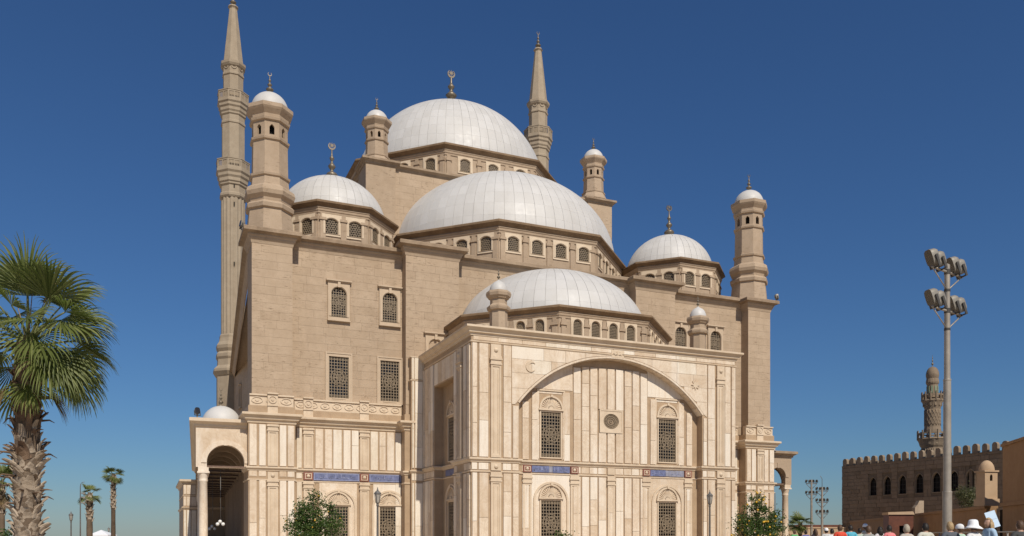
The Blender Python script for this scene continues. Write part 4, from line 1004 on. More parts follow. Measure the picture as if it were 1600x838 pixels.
for k in range(26):   # thin torn stalks standing out of the trunk
    zz=rr.uniform(2.2,4.9); a=rr.uniform(0,2*PI); q=MB(); L=rr.uniform(.25,.5); c,s=math.cos(a),math.sin(a)
    q.tube([(.3*c,.3*s,zz),((.3+L*.6)*c,(.3+L*.6)*s,zz+.02),((.3+L)*c,(.3+L)*s,zz-rr.uniform(-.06,.12))],[.03,.02,.006],5); q.obj('stalk',M['boot_dark'],root)
rgt=Vector((_c,-_s,0)); fw=Vector((_s,_c,0))
def az_of(r_,f_): v=rgt*r_+fw*f_; return math.atan2(v.y,v.x)
CR=(0,0,6.05)
spec=[(.12,-.25,84,1.35,1.45),(-.2,.3,74,1.3,1.4),(.75,-.35,58,1.35,1.4),(-.8,-.2,58,1.35,1.4),(.55,.5,62,1.3,1.35),(1,-.1,40,1.15,1.4),(.9,.45,44,1.1,1.35),(-.7,.6,48,1.35,1.35),(-1,.1,34,1.45,1.4),
      (1,.3,22,1.1,1.35),(-1,-.4,20,1.4,1.3),(-.1,-1,52,1.0,1.1),(-.5,-1,34,1.05,1.15),(.5,-1,30,1.0,1.1),(1,-.35,30,1.05,1.45),(.7,-.8,10,1.0,1.3),(-.95,.4,6,1.3,1.25),(-1,-.2,-6,1.3,1.25),
      (.85,-.5,-18,1.0,1.35),(.15,1,40,1.2,1.2),(-.3,1,20,1.2,1.2),(.5,1,12,1.2,1.2),(1,.1,-24,1.05,1.35),(-.9,-.6,-20,1.1,1.3),(-.6,-.9,8,1.0,1.2),(.7,.7,-18,1.1,1.3),(-.75,.7,-20,1.1,1.3),(.3,.2,70,1.1,1.2),(.35,-.7,66,1.15,1.2),(1,-.25,2,.95,1.5),(.85,-.6,-8,.9,1.45),(.9,.3,-12,.95,1.5),(-.85,-.55,0,.95,1.4)]
for k,(r_,f_,e,pt,bl) in enumerate(spec):
    frond(root,Vector(CR)+Vector((rr.uniform(-.08,.08),rr.uniform(-.08,.08),rr.uniform(-.1,.15))),az_of(r_,f_),R(e),pt*.86,bl*.90,46,k+10,1.0+(.35 if e<10 else 0),'palm',rr.uniform(72,100),.3,rr.uniform(-.6,.6),.15 if e>50 else (.6 if e>10 else .9))
for k,(r_,f_,e) in enumerate([(.5,-.8,-55),(.85,.3,-60),(-.6,-.7,-62),(-.8,.4,-58)]): frond(root,(0,0,5.8),az_of(r_,f_),R(e),.8,.9,34,k+70,1.2,'palm_dry' if k in(1,2) else 'palm',70,.35)
for k in range(5):
    a=az_of(rr.uniform(-.6,.9),rr.uniform(-.5,.5)); q=MB(); q.tube([(0,0,6.0),(.25*math.cos(a),.25*math.sin(a),6.7),(.5*math.cos(a),.5*math.sin(a),7.3),(.75*math.cos(a),.75*math.sin(a),7.6)],[.02,.014,.008,.004],5); q.obj('flower_stalk',M['palm_dry'],root)
# palms farther off
def far_palm(px,d,h,r0,label,n,bl,pt,seed,skirt=False,group='palms in the distance'):
    root,rr=fan_palm(px,d,h,r0,r0*.85,label,'palm',False,group,seed=seed)
    for k in range(n):
        az=rr.uniform(0,2*PI); el=R(rr.choice([70,45,25,10,-10,-28])+rr.uniform(-10,10)); frond(root,(0,0,h),az,el,pt,bl,22,seed*100+k,1.0,'palm',100,.25,rr.uniform(-.5,.5))
    if skirt:
        for k in range(14): frond(root,(0,0,h-.2-.06*k),rr.uniform(0,2*PI),R(-60),pt*.6,bl*.7,16,seed*100+50+k,1.0,'palm_dry',60,.3)
    bmk=[boot_mesh(k).mesh('leaf_base',M['boot']) for k in range(2)]
    z=h*.55; i=0
    while z<h-.05:
        a=i*2.4; link('leaf_base',bmk[i%2],root,Matrix.Translation((r0*.85*math.cos(a),r0*.85*math.sin(a),z))@Matrix.Rotation(a+PI/2,4,'Z')@Matrix.Rotation(-.1,4,'X')@Matrix.Diagonal((.9,.9,.9,1))); z+=.09; i+=1
    return root
far_palm(3,70,5.9,.24,'palm with a brown dead skirt half behind the big palm trunk',22,1.05,.9,21,True)
far_palm(140,72,5.0,.26,'stout short palm beside the tall street pole',16,.62,.5,22)
far_palm(177,85,7.6,.22,'tall slender palm with a small crown, highest of the distant ones',18,.7,.5,23)
far_palm(1250,95,2.9,.2,'low bushy palm near the twin small floodlight masts',16,1.0,.6,24)

def leafy(root,pts_fn,n_clump,per,size,mat,seed,name='crown'):
    r=random.Random(seed); vs=[];fs=[]
    for c in range(n_clump):
        C=pts_fn(r); out=r.uniform(.05,.22)
        for k in range(per):
            p=C+Vector((r.gauss(0,out),r.gauss(0,out),r.gauss(0,out*.8)))
            d=Vector((r.gauss(0,1),r.gauss(0,1),r.gauss(-.1,.7))).normalized(); u=d.cross(Vector((r.gauss(0,1),r.gauss(0,1),r.gauss(0,1)))).normalized(); n=d.cross(u)
            L=size*r.uniform(.7,1.3); w_=L*.26; b=len(vs)
            vs+= [p, p+d*L*.5+u*w_+n*L*.06, p+d*L, p+d*L*.5-u*w_+n*L*.06, p+d*L*.5]; fs+=[(b,b+1,b+4),(b+1,b+2,b+4),(b+2,b+3,b+4),(b+3,b,b+4)]
    mb=MB(); mb.add(vs,fs); return mb.obj(name,M[mat],root)
def citrus(px,d,blobs,label,seed,fruit_n,fruit_z,big=False):
    p=spot(px,d); root=empty('orange_tree',(p.x,p.y,0)); tag(root,label,'tree','ornamental trees before the mosque')
    r=random.Random(seed)
    def pf(r_):
        b=r_.choices(blobs,[q[3]**2*q[4] for q in blobs])[0]
        v=Vector((r_.gauss(0,1),r_.gauss(0,1),r_.gauss(0,1))).normalized()*(r_.random()**.42)
        return rgt*(b[0]+v.x*b[3])+fw*(b[1]+v.y*b[3])+Vector((0,0,b[2]+v.z*b[4]))
    tr=MB(); tr.tube([(0,0,0),(.02,.01,.7),(-.02,.0,1.35)],[.10,.08,.07],8); tr.obj('trunk',M['twig'],root)
    for b in blobs:
        e=rgt*b[0]+fw*b[1]+Vector((0,0,b[2])); q=MB(); m_=Vector((-.02,0,1.3)); q.tube([m_,m_.lerp(e,.5)+Vector((0,0,.1)),e,e+Vector((r.uniform(-.1,.1),r.uniform(-.1,.1),b[4]*.6))],[.05,.035,.02,.008],6); q.obj('limb',M['twig'],root)
    leafy(root,pf,330,22,.125,'citrus',seed)
    fm=MB(); fm.lathe([(.001,-.05),(.035,-.035),(.05,0),(.035,.035),(.001,.05)],8,smooth=True,caps=False); me=fm.mesh('blossom' if big else 'fruit',M['blossom'])
    for k in range(fruit_n):
        b=r.choice(blobs); a=Vector((r.gauss(0,1),-abs(r.gauss(0,1)),r.gauss(0,.8))).normalized(); q=rgt*(b[0]+a.x*b[3]*.95)+fw*(b[1]+a.y*b[3]*.95)+Vector((0,0,b[2]+a.z*b[4]*.95))
        if q.z<fruit_z: continue
        s=r.uniform(.8,1.5)*(1.0 if big else .7); link('blossom' if big else 'fruit',me,root,Matrix.Translation(q)@Matrix.Scale(s,4))
    return root
citrus(492,45,[(-.15,0,2.95,.80,.85),(-.85,.1,2.05,.85,.7),(.7,0,2.1,.85,.75),(0,-.2,1.9,1.2,.75),(.95,.1,2.95,.42,.5),(-.1,0,3.55,.38,.45),(-.75,.1,2.75,.45,.4)],'dark green orange tree before the pale wing wall',31,14,1.4)
citrus(1185,50,[(-.15,0,3.3,.62,.72),(.75,0,2.55,.75,.7),(-.75,.1,2.2,.7,.75),(0,-.2,1.9,1.1,.7),(.05,0,3.85,.32,.4),(.95,0,1.9,.6,.6),(-1.2,0,1.6,.5,.4)],'flowering tree with yellow blossoms before the corner pier',33,44,1.2,True)
def bush(px,d,h,w_,label,seed,mat='citrus',z0=0,name='shrub',n=90):
    p=spot(px,d); root=empty(name,(p.x,p.y,z0)); tag(root,label,'shrub'); r=random.Random(seed)
    st=MB(); 
    for k in range(6):
        a=r.uniform(0,2*PI); st.tube([(0,0,0),(w_*.3*math.cos(a),w_*.3*math.sin(a),h*.5),(w_*.6*math.cos(a),w_*.6*math.sin(a),h*.85)],[.03,.02,.008],5)
    st.obj('stem',M['twig'],root)
    def pf(r_):
        v=Vector((r_.gauss(0,1),r_.gauss(0,1),r_.gauss(0,1))).normalized()*(r_.random()**.4); return Vector((v.x*w_,v.y*w_,h*.55+v.z*h*.45))
    leafy(root,pf,n,20,.12,mat,seed); return root
bush(881,40,1.62,.5,'clipped round shrub below the left arch window',41)
bush(12,34,1.7,.55,'low shrub at the foot of the big palm',42)
bush(1222,52,1.6,.9,'low shrubs beside the flowering tree',43)
# ================================================================== lamps and masts
M['iron']=plain('grey_painted_iron',(.16,.15,.14),.5,.3,.25,8)
M['lampglass']=plain('lamp_glass',(.34,.31,.27),.2,0,.2,3,spec=.6)
M['galv']=plain('galvanised_steel',(.33,.29,.24),.5,.25,.2,3)
M['lampcase']=plain('floodlight_case',(.26,.235,.195),.5,.2,.25,5)
M['lampdark']=plain('dark_metal',(.06,.055,.05),.6,.2,.2,5)  # dark tone for brackets, gear boxes, collars and window bars
def lamp_post(px,d,ztop,label,k=1.,rod=.045):
    p=spot(px,d); root=empty('street_lamp',(p.x,p.y,0)); tag(root,label,'street lamp','lantern lamp posts')
    zl=ztop-1.05*k; q=MB(); q.lathe([(.16,0),(.16,.15),(.10,.25),(.09,.7),(.07,.8),(rod*1.25,1.0),(rod,zl-.15),(rod*1.5,zl-.1),(rod*1.2,zl)],14,smooth=True); q.obj('pole',M['iron'],root)
    q=MB(); q.lathe([(.05,zl),(.10*k,zl+.05*k),(.12*k,zl+.08*k)],6,inr=True)
    for i in range(6):
        a=PI/3*i; q.tube([(.125*k*math.cos(a),.125*k*math.sin(a),zl+.08*k),(.215*k*math.cos(a),.215*k*math.sin(a),zl+.62*k)],.014*k,5)
    ln=q.obj('lantern',M['iron'],root)
    q=MB(); q.lathe([(.105*k,zl+.08*k),(.185*k,zl+.62*k)],6,caps=False); q.obj('lantern_glass',M['lampglass'],ln)
    q=MB(); q.lathe([(.235*k,zl+.62*k),(.235*k,zl+.66*k),(.13*k,zl+.78*k),(.07*k,zl+.80*k),(.06*k,zl+.88*k),(.025*k,zl+.92*k),(.03*k,zl+.98*k),(.005,zl+1.05*k)],6); q.obj('lantern_cap',M['iron'],ln)
lamp_post(590,52,4.55,'lantern lamp post before the left wing window',1.0,.06)
lamp_post(1109,55,4.55,'lantern lamp post before the right end of the arched front',.95,.055)
lamp_post(111,75,3.75,'small lantern lamp post by itself near the stout palm',.85,.05)
lamp_post(170,150,3.2,'tiny far lantern lamp post above the white tent',.9)
# tall pole with bent arm and fittings
p=spot(125.5,70); root=empty('street_pole',(p.x,p.y,0)); tag(root,'thin tall pole with bent arm and loudspeakers','street pole')
q=MB(); q.tube([(0,0,0),(0,0,2.5),(0,0,5.6),(.03,0,5.85),(.12,-.02,5.98),(.32,-.08,6.02)],[.06,.05,.035,.03,.025,.02],8); q.obj('pole',M['iron'],root)
for z_,s_ in ((5.1,.2),(4.75,.16),(4.3,.2)):
    q=MB(); q.lathe([(.04,0),(.05,.12),(.14,.28),(.15,.30)],12,smooth=True); q.xf(Matrix.Translation((.06,-.04,z_))@Matrix.Rotation(R(100),4,'Y')); q.obj('loudspeaker',M['lampcase'],root)
# floodlight masts
def lampcase(mb_root,c,look,k,name='floodlight'):
    look=Vector(look).normalized(); u=look.cross(Vector((0,0,1))).normalized(); v=u.cross(look)
    Mx=Matrix((u,v,look)).transposed().to_4x4(); Mx.translation=Vector(c)
    q=MB()                                        # rounded housing, deeper at the back
    prof=[]
    for z_,s_ in ((-.20,.55),(-.16,.82),(-.08,.97),(.06,1.0),(.12,1.02)):
        ring=[]
        for i in range(16):
            a=2*PI*i/16; x=.20*s_*max(-1,min(1,1.25*math.cos(a))); y=.28*s_*max(-1,min(1,1.15*math.sin(a))); ring.append((x*k,y*k,z_*k*1.05))
        prof.append(ring)
    vs=[p for r_ in prof for p in r_]; fs=[(j*16+i,j*16+(i+1)%16,(j+1)*16+(i+1)%16,(j+1)*16+i) for j in range(4) for i in range(16)]
    fs.append(tuple(range(16))[::-1]); q.add(vs,fs,True); o=q.obj(name,M['lampcase'],mb_root,M=Mx)
    g=MB(); g.add([p for p in prof[-1]],[tuple(range(16))]); g.obj('lens',M['glass'],o)
    h=MB(); h.box(-.06*k,.06*k,-.16*k,-.02*k,-.235*k,-.19*k); h.obj('gear_box',M['lampdark'],o)
    b=MB(); b.box(-.26*k,-.22*k,-.36*k,.04*k,-.05*k,.03*k); b.box(.22*k,.26*k,-.36*k,.04*k,-.05*k,.03*k); b.box(-.26*k,.26*k,-.40*k,-.35*k,-.05*k,.03*k); b.obj('bracket',M['lampdark'],o)
    return o
p=spot(1480,28); root=empty('floodlight_mast',(p.x,p.y,0)); tag(root,'tall grey mast with eight floodlights on two crossarms','floodlight mast','floodlight masts')
q=MB(); q.lathe([(.17,0),(.145,.02),(.145,2.95),(.125,2.96),(.118,6.7),(.098,6.72),(.085,10.55),(.02,10.6)],20,smooth=False); q.obj('pole',M['galv'],root)
q=MB(); q.lathe([(.147,2.93),(.152,2.96),(.147,3.0)],20); q.lathe([(.122,6.68),(.127,6.71),(.122,6.74)],20); q.obj('joint_ring',M['galv'],root)
arm=(rgt*.72+fw*.52); arm=arm.normalized(); 
for zz in (10.32,9.02):
    q=MB(); a=arm*1.0; z3=Vector((0,0,zz)); q.tube([z3-a,z3+a],.04,8); q.obj('crossarm',M['galv'],root)
    for s_ in (-1,1):
        q=MB(); q.tube([z3+a*s_*.98,Vector((0,0,zz-.62))],.022,6); q.obj('brace',M['galv'],root)
        for f_ in ((.56,.97) if s_<0 else (.38,.79)):
            lampcase(root,z3+a*s_*f_+Vector((0,0,.31)),(-.9,.25,-.32),.92)
    q=MB(); q.lathe([(.1,zz-.66),(.1,zz-.58)],16); q.lathe([(.1,zz-.08),(.1,zz+.08)],16); q.obj('collar',M['lampdark'],root)
def small_mast(px,d,ztop,tiers,label,spire):
    p=spot(px,d); root=empty('floodlight_mast',(p.x,p.y,0)); tag(root,label,'floodlight mast','floodlight masts')
    q=MB(); q.lathe([(.16,0),(.12,ztop*.6),(.10,ztop)],10,smooth=True); 
    q.obj('pole',M['galv'],root)
    if spire: q=MB(); q.tube([(0,0,ztop),(0,0,ztop+.9),(-.25,0,ztop+1.2)],.03,5); q.obj('antenna',M['iron'],root)
    for t in range(tiers):
        zz=ztop-.45-t*1.25; a=rgt*.62
        q=MB(); q.tube([Vector((0,0,zz))-a,Vector((0,0,zz))+a],.05,6); q.obj('crossarm',M['iron'],root)
        for s_ in (-1,1):
            q=MB(); q.tube([Vector((0,0,zz))+a*s_,Vector((0,0,zz-.65))],.035,5); q.obj('brace',M['iron'],root)
            for f_ in (.35,.95): lampcase(root,Vector((0,0,zz+.3))+a*s_*f_,(-.5*s_-.3,-.75,-.25),.55)
small_mast(1268,95,7.9,2,'small far floodlight mast with two lamp tiers',False)
small_mast(1284.5,92,6.9,3,'small far floodlight mast with three lamp tiers and an antenna',True)
p=spot(1211,80); q=MB(); q.lathe([(.07,0),(.06,2),(.035,5.6),(.001,5.65)],10,smooth=True); fp=q.obj('flagpole',M['iron']); fp.location=(p.x,p.y,0); tag(fp,'bare thin dark pole seen through the corner portico arch','pole')
# hanging lamps in the left portico
M['globe']=plain('white_glass_globe',(.75,.74,.72),.25,0,.05)
for k,(y_,zl,txt) in enumerate(((-19.8,2.55,'nearest hanging lamp with white globes in the left portico'),(-11.5,2.3,'second hanging lamp deeper in the left portico'),(-3.3,2.3,'third hanging lamp deepest in the left portico'))):
    root=empty('hanging_lamp',(-24.25,y_,zl)); tag(root,txt,'hanging lamp','lamps hung in the portico')
    q=MB(); q.tube([(0,0,0),(0,0,6.2-zl)],.022,6); q.obj('rod',M['iron'],root)
    gm_=MB(); gm_.lathe([(.13*math.cos(R(a)),.13*math.sin(R(a))) for a in range(-88,90,16)],14,smooth=True); me=gm_.mesh('globe',M['globe'])
    for gx,gz in ((-.03,-.02),(.17,-.2),(-.2,-.2)): link('globe',me,root,Matrix.Translation((gx,.02,gz)))
    q=MB(); q.tube([(-.2,0,-.08),(0,0,.1),(.17,0,-.08)],.015,5); q.obj('arm',M['iron'],root)
# small fittings on the cornices
def spotlamp(x,y,z,look,label):
    root=empty('spotlight',(x,y,z)); tag(root,label,'spotlight','small spotlights on the ledges')
    q=MB(); q.lathe([(.05,0),(.05,.22),(.03,.25)],8); q.obj('stand',M['galv'],root); lampcase(root,(0,0,.42),look,.8,'lamp_head'); return root
spotlamp(-25.9,-21.9,9.55,(.3,-1,.3),'small spotlight on the outer corner of the left portico roof')
spotlamp(-23.0,-21.6,22.74,(-1,-.3,.2),'small spotlight on the left end of the hall cornice')
spotlamp(22.9,-22.6,22.62,(1,-.2,.2),'small spotlight on the right end of the hall cornice')
# white tent far left
p=spot(161,140); root=empty('market_tent',(p.x,p.y,0),-TH); tag(root,'white peaked tent far off past the distant palms','tent')
M['canvas']=plain('white_canvas',(.75,.75,.76),.7,0,.08)
q=MB(); h0,h1,a=1.72,2.55,1.6; q.add([(-a,-a,h0),(a,-a,h0),(a,a,h0),(-a,a,h0),(-.3,0,h1),(-a,-a,h0-.25),(a,-a,h0-.25),(a,a,h0-.25),(-a,a,h0-.25)],[(0,1,4),(1,2,4),(2,3,4),(3,0,4),(0,5,6,1),(1,6,7,2),(2,7,8,3),(3,8,5,0)]); q.obj('canopy',M['canvas'],root)
for sx in (-1,1):
    for sy in (-1,1): q=MB(); q.tube([(sx*1.55,sy*1.55,0),(sx*1.55,sy*1.55,1.75)],.03,6); q.obj('tent_pole',M['galv'],root)

# ================================================================== old mosque with battlements on the far side
M['old']=stone('old_brown_masonry',(.235,.17,.115),(.30,.225,.155),(.16,.115,.075),rand=.4,stain=.3,stain_col=(.09,.06,.04),bump=.6,pits=.5)
M['old_mortar']=stone('old_mortar',(.15,.11,.075),(.19,.145,.10),(.11,.08,.055),rand=0,stain=.2,bump=.5)
M['old_light']=stone('old_pale_stone',(.37,.285,.20),(.44,.345,.25),(.28,.21,.145),rand=.3,stain=.3,bump=.5)
M['old_mer']=stone('battlement_stone',(.25,.19,.13),(.32,.245,.17),(.17,.125,.085),rand=.5,stain=.3,bump=.5)
M['ochre']=stone('ochre_plaster',(.30,.175,.085),(.35,.215,.115),(.235,.13,.06),rand=0,stain=.4,stain_col=(.14,.075,.04),bump=.2)
M['ochre_light']=stone('sandy_plaster',(.46,.32,.20),(.52,.37,.24),(.38,.26,.16),rand=0,stain=.3,bump=.2)
M['rust']=plain('red_brown_sheet',(.13,.045,.025),.55,0,.3,2.5)
XO,YA,YB=61.0,8.0,-20.0
old=empty('old_mosque',(XO,YB,0)); tag(old,'old dark stone mosque with rounded battlements and carved minaret','mosque')
MO=Matrix.Translation((-XO,-YB,0))@frame((XO,YA,0),(-1,0,0)); LO=YA-YB      # local x runs from the far end towards the near end
wpx=[(1364,),(1386.5,),(1410,),(1436.5,),(1463,),(1490.5,),(1517,)]
wx=[YA-on_x(q_[0],XO) for q_ in wpx]; ZT=11.35
def pointed(x,z,w_,h): return [(x-w_/2,z),(x+w_/2,z),(x+w_/2,z+h*.66),(x+w_*.40,z+h*.83),(x+w_*.2,z+h*.94),(x,z+h),(x-w_*.2,z+h*.94),(x-w_*.40,z+h*.83),(x-w_/2,z+h*.66)]
mb=MB(); mb.slab([(0,0),(LO,0),(LO,ZT),(0,ZT)],[pointed(x,7.0,1.3,2.5) for x in wx],0,.3)
ow=mb.obj('wall',M['old_mortar'],old,M=MO)
mb=MB(); mb.box(.0,20,7.6,8.0,0,ZT); mb.box(.8,20,-20,7.6,ZT-.5,ZT-.3); mb.obj('rear_wall',M['old_mortar'],old)
mb=MB(); mb.slab([(0,6.),(LO,6.),(LO,10),(0,10)],[],.62,.7); mb.obj('dark_room',M['dark'],old,M=MO)
for x in wx:
    q=MB(); q.slab([(x-.70,6.90),(x+.70,6.90)]+pointed(x,7.0,1.40,2.58)[2:],[pointed(x,7.0,1.24,2.46)],-.04,.28); fo=q.obj('window',M['old_mer'],old,M=MO)
    q=MB()
    for k in (-.25,.0,.25): q.box(x+k-.02,x+k+.02,.27,.3,7.05,9.1)
    for k in (7.6,8.2,8.8): q.box(x-.55,x+.55,.26,.3,k,k+.04)
    q.obj('window_bars',M['lampdark'],fo)
ro=random.Random(4); ob=[]
z_=3.3; ubl=blk_unit.mesh('stone_block',M['old'])
while z_<ZT-.2:
    h=ro.uniform(.42,.58); h=min(h,ZT-z_); x=0
    while x<LO-3.6:
        w_=ro.uniform(.8,1.7); e=min(LO-3.5,x+w_)
        segs=[(x,e)]
        if z_+h>6.9 and z_<9.5:
            for c in wx:
                segs=[s_ for p_,r_ in segs for s_ in ((p_,min(r_,c-.76)),(max(p_,c+.76),r_)) if s_[1]-s_[0]>.12]
        ob+=[(p_,r_,z_,h) for p_,r_ in segs]
        x=e
    z_+=h
ro.shuffle(ob); restb=MB()
for i,(x,e,z0_,h) in enumerate(ob):
    T=Matrix.Translation(((x+e)/2,.02,z0_+h/2))@Matrix.Diagonal((e-x-.03,.06+ro.uniform(0,.07),h-.03,1))
    if i<300: link('stone_block',ubl,ow,T)
    else: s=len(restb.v); restb.add(blk_unit.v,blk_unit.f); restb.xf(T,s)
if restb.v: restb.obj('stone_blocks_far',M['old'],ow,kind='stuff')
mer=MB(); mer.slab([(-.36,0),(.36,0),(.36,.72)]+arcpts(0,.72,.36,0,PI,10)[1:-1]+[(-.36,.72)],[],0,.42); mme=mer.mesh('merlon',M['old_mer'])
nm=22
for i in range(nm):
    link('merlon',mme,old,MO@Matrix.Translation((.42+i*1.27,.04,ZT))@Matrix.Diagonal((ro.uniform(.92,1.06),1,ro.uniform(.94,1.06),1)))
mer2=Matrix.Rotation(0,4,'Z')
for i in range(6): link('merlon',mme,old,Matrix.Translation((1.4+i*1.27,YA-YB-.04,ZT))@Matrix.Rotation(PI,4,'Z'))
q=MB(); q.slab([(0,ZT-.12),(LO,ZT-.12),(LO,ZT+.02),(0,ZT+.02)],[],-.09,.5); q.obj('coping',M['old'],old,M=MO)
q=MB(); q.slab([(0,8.0),(1.9,8.0),(1.9,8.14),(0,8.14)],[],-.1,.0); q.obj('string_course',M['old'],old,M=MO)
# carved minaret behind the battlements
pm_=spot(1457,118); k_=118/1310.3
mn=MB(); Z=lambda y:1.5+(838-y)*k_
mn.lathe([(1.55,8.5),(1.5,Z(712)),(1.42,Z(704)),(1.45,Z(700)),(1.62,Z(697)),(1.75,Z(692)),(1.9,Z(688))],16); mn.lathe([(1.14,Z(676)),(1.12,Z(672)),(1.05,Z(668)),(1.02,Z(640)),(1.12,Z(636)),(1.25,Z(631)),(1.36,Z(628))],16)
mn.lathe([(.78,Z(622)),(.74,Z(617)),(.72,Z(602)),(.82,Z(600)),(.86,Z(598)),(.80,Z(593)),(.72,Z(592))],16)
for zz0,zz1,rr_,n_,tw in ((Z(666),Z(641),1.03,16,.9),(9.5,Z(702),1.48,16,.9)):   # carved zigzag bands
    for i in range(n_):
        for dr in (1,-1):
            a0=2*PI*i/n_; pts=[(rr_*math.cos(a0+dr*tw*t/6),rr_*math.sin(a0+dr*tw*t/6),zz0+(zz1-zz0)*t/6) for t in range(7)]; mn.tube(pts,.055,5)
mo=mn.obj('minaret',M['old_mer'],old); mo.location=(pm_.x-XO,pm_.y-YB,0)
for zr,rad in ((Z(688),1.88),(Z(628),1.34)):
    q=MB(); n_=12; hs=rad*math.tan(PI/n_)
    q.lathe([(rad,zr),(rad+.06,zr+.1),(rad,zr+.2)],n_,inr=True)
    for i in range(n_):
        a=2*PI*i/n_+PI/n_; n=(math.cos(a),math.sin(a),0); s=len(q.v)
        q.slab([(-hs,zr+.1),(hs,zr+.1),(hs,zr+1.0),(-hs,zr+1.0)],[[(-hs*.6,zr+.3),(hs*.6,zr+.3),(hs*.6,zr+.8),(-hs*.6,zr+.8)]],0,.1); q.xf(frame((n[0]*rad,n[1]*rad,0),n),s)
    for i in range(n_):
        a=2*PI*i/n_; q.box(rad*1.03*math.cos(a)-.07,rad*1.03*math.cos(a)+.07,rad*1.03*math.sin(a)-.07,rad*1.03*math.sin(a)+.07,zr+.1,zr+1.35)
        q.obox((rad*.82*math.cos(a),rad*.82*math.sin(a),zr-.35),(.14*math.cos(a),.14*math.sin(a),.0),(-.12*math.sin(a),.12*math.cos(a),0),(0,0,.3))
    q.obj('balcony',M['old_mer'],mo)
q=MB(); pr=[]                                     # ribbed bulb
for i in range(14):
    t=i/13; z_=Z(593)+(Z(573)-Z(593))*t; r_=.80*math.sqrt(max(0,1-(max(0,t-.28)/.72)**2.2))*(1-.12*max(0,.28-t)/.28); pr.append((max(.02,r_),z_))
n_=40; vs=[]; 
for r_,z_ in pr:
    for i in range(n_): a=2*PI*i/n_; f=1+.07*abs(math.sin(a*8/1.0*.5*2)); vs.append((r_*f*math.cos(a),r_*f*math.sin(a),z_))
q.add(vs,[(j*n_+i,j*n_+(i+1)%n_,(j+1)*n_+(i+1)%n_,(j+1)*n_+i) for j in range(13) for i in range(n_)],True); q.obj('bulb_dome',M['old_mer'],mo)
M['tile']=plain('green_tile',(.22,.27,.17),.5,0,.3,6)
q=MB()
for i in range(10):
    a=2*PI*i/10; q.obox((.74*math.cos(a),.74*math.sin(a),(Z(616)+Z(603))/2),(.03*math.cos(a),.03*math.sin(a),0),(-.11*math.sin(a),.11*math.cos(a),0),(0,0,(Z(603)-Z(616))*.42))
q.obj('tile_band',M['tile'],mo)
finial(0,0,Z(574),1.75,False,.9,mo)

# ochre perimeter wall running towards the viewer, with the taller plastered end
A=spot(1328,114); B=spot(1541,54.6); dirw=Vector((B.x-A.x,B.y-A.y,0)); Lw=dirw.length; dirw.normalize(); nw=Vector((-dirw.y,dirw.x,0)); nw=nw if nw.dot(Vector((CX-B.x,CY-B.y,0)))>0 else -nw
wall=empty('perimeter_wall',(B.x,B.y,0)); tag(wall,'ochre plastered perimeter wall running below the old mosque','wall',kind='thing')
MWl=Matrix.Translation((-B.x,-B.y,0))@frame((A.x,A.y,0),nw)
fl_=1 if (MWl.to_3x3()@Vector((1,0,0))).dot(dirw)>0 else -1
def wq(mb,x0,x1,y0,y1,z0,z1): a,b=sorted((x0*fl_,x1*fl_)); return mb.box(a,b,y0,y1,z0,z1)
q=MB(); wq(q,0,Lw,0,.6,0,3.3); q.obj('wall_body',M['ochre'],wall,M=MWl)
q=MB(); wq(q,-.1,Lw,-.1,.7,3.3,3.5); q.obj('coping',M['ochre'],wall,M=MWl)
bld=empty('plastered_building',(B.x,B.y,0)); tag(bld,'plain ochre plastered building with a flat roof beside the watch turret','building')
q=MB(); wq(q,Lw+3.5,Lw+22,-.05,7,3.52,6.95); q.obj('upper_wall',M['ochre'],bld,M=MWl)
q=MB(); wq(q,Lw+3.5,Lw+22,-.05,7,0,3.3); q.obj('lower_wall',M['ochre'],bld,M=MWl)
q=MB(); wq(q,Lw+3.4,Lw+22,-.2,7.1,3.3,3.52); q.obj('ledge',M['ochre'],bld,M=MWl)
q=MB(); wq(q,Lw+3.4,Lw+22,-.15,7.1,6.95,7.12); q.obj('roof_edge',M['ochre'],bld,M=MWl)
q=MB(); wq(q,Lw,Lw+3.4,.8,1.6,0,3.2); q.obj('dark_gap',M['dark'],bld,M=MWl)
# watch turret
tw=empty('watch_turret',(B.x,B.y,0)); tag(tw,'small domed sentry turret bracketed on the ochre wall','turret')
tp=spot(1541.5,54.2); MT=Matrix.Translation((tp.x-B.x,tp.y-B.y,0))@Matrix.Rotation(R(-16),4,'Z')@Matrix.Diagonal((.84,.84,1,1))
q=MB(); q.slab([(-.52,3.9),(.52,3.9),(.52,5.62),(-.52,5.62)],[pointed(.0,5.05,.22,.42)],-.52,-.42); q.box(-.52,.52,-.42,.52,3.9,4.9); q.box(.42,.52,-.42,.52,4.9,5.62); q.box(-.52,-.42,-.42,.52,4.9,5.62); q.box(-.52,.52,.42,.52,4.9,5.62); q.obj('turret_body',M['ochre_light'],tw,M=MT)
q=MB(); q.box(-.62,.62,-.62,.62,3.45,3.9); q.obj('base',M['ochre_light'],tw,M=MT)
q=MB(); q.box(-.6,.6,-.6,.6,5.62,5.72); q.obj('coping',M['ochre_light'],tw,M=MT)
q=MB(); q.lathe([(.55*math.cos(PI/2*i/10),5.72+.68*math.sin(PI/2*i/10)) for i in range(11)],20,smooth=True,caps=False); q.obj('turret_dome',M['ochre_light'],tw,M=MT)
q=MB(); q.box(-.4,.4,-.4,.4,4.9,4.95); q.obj('turret_core',M['dark'],tw,M=MT)
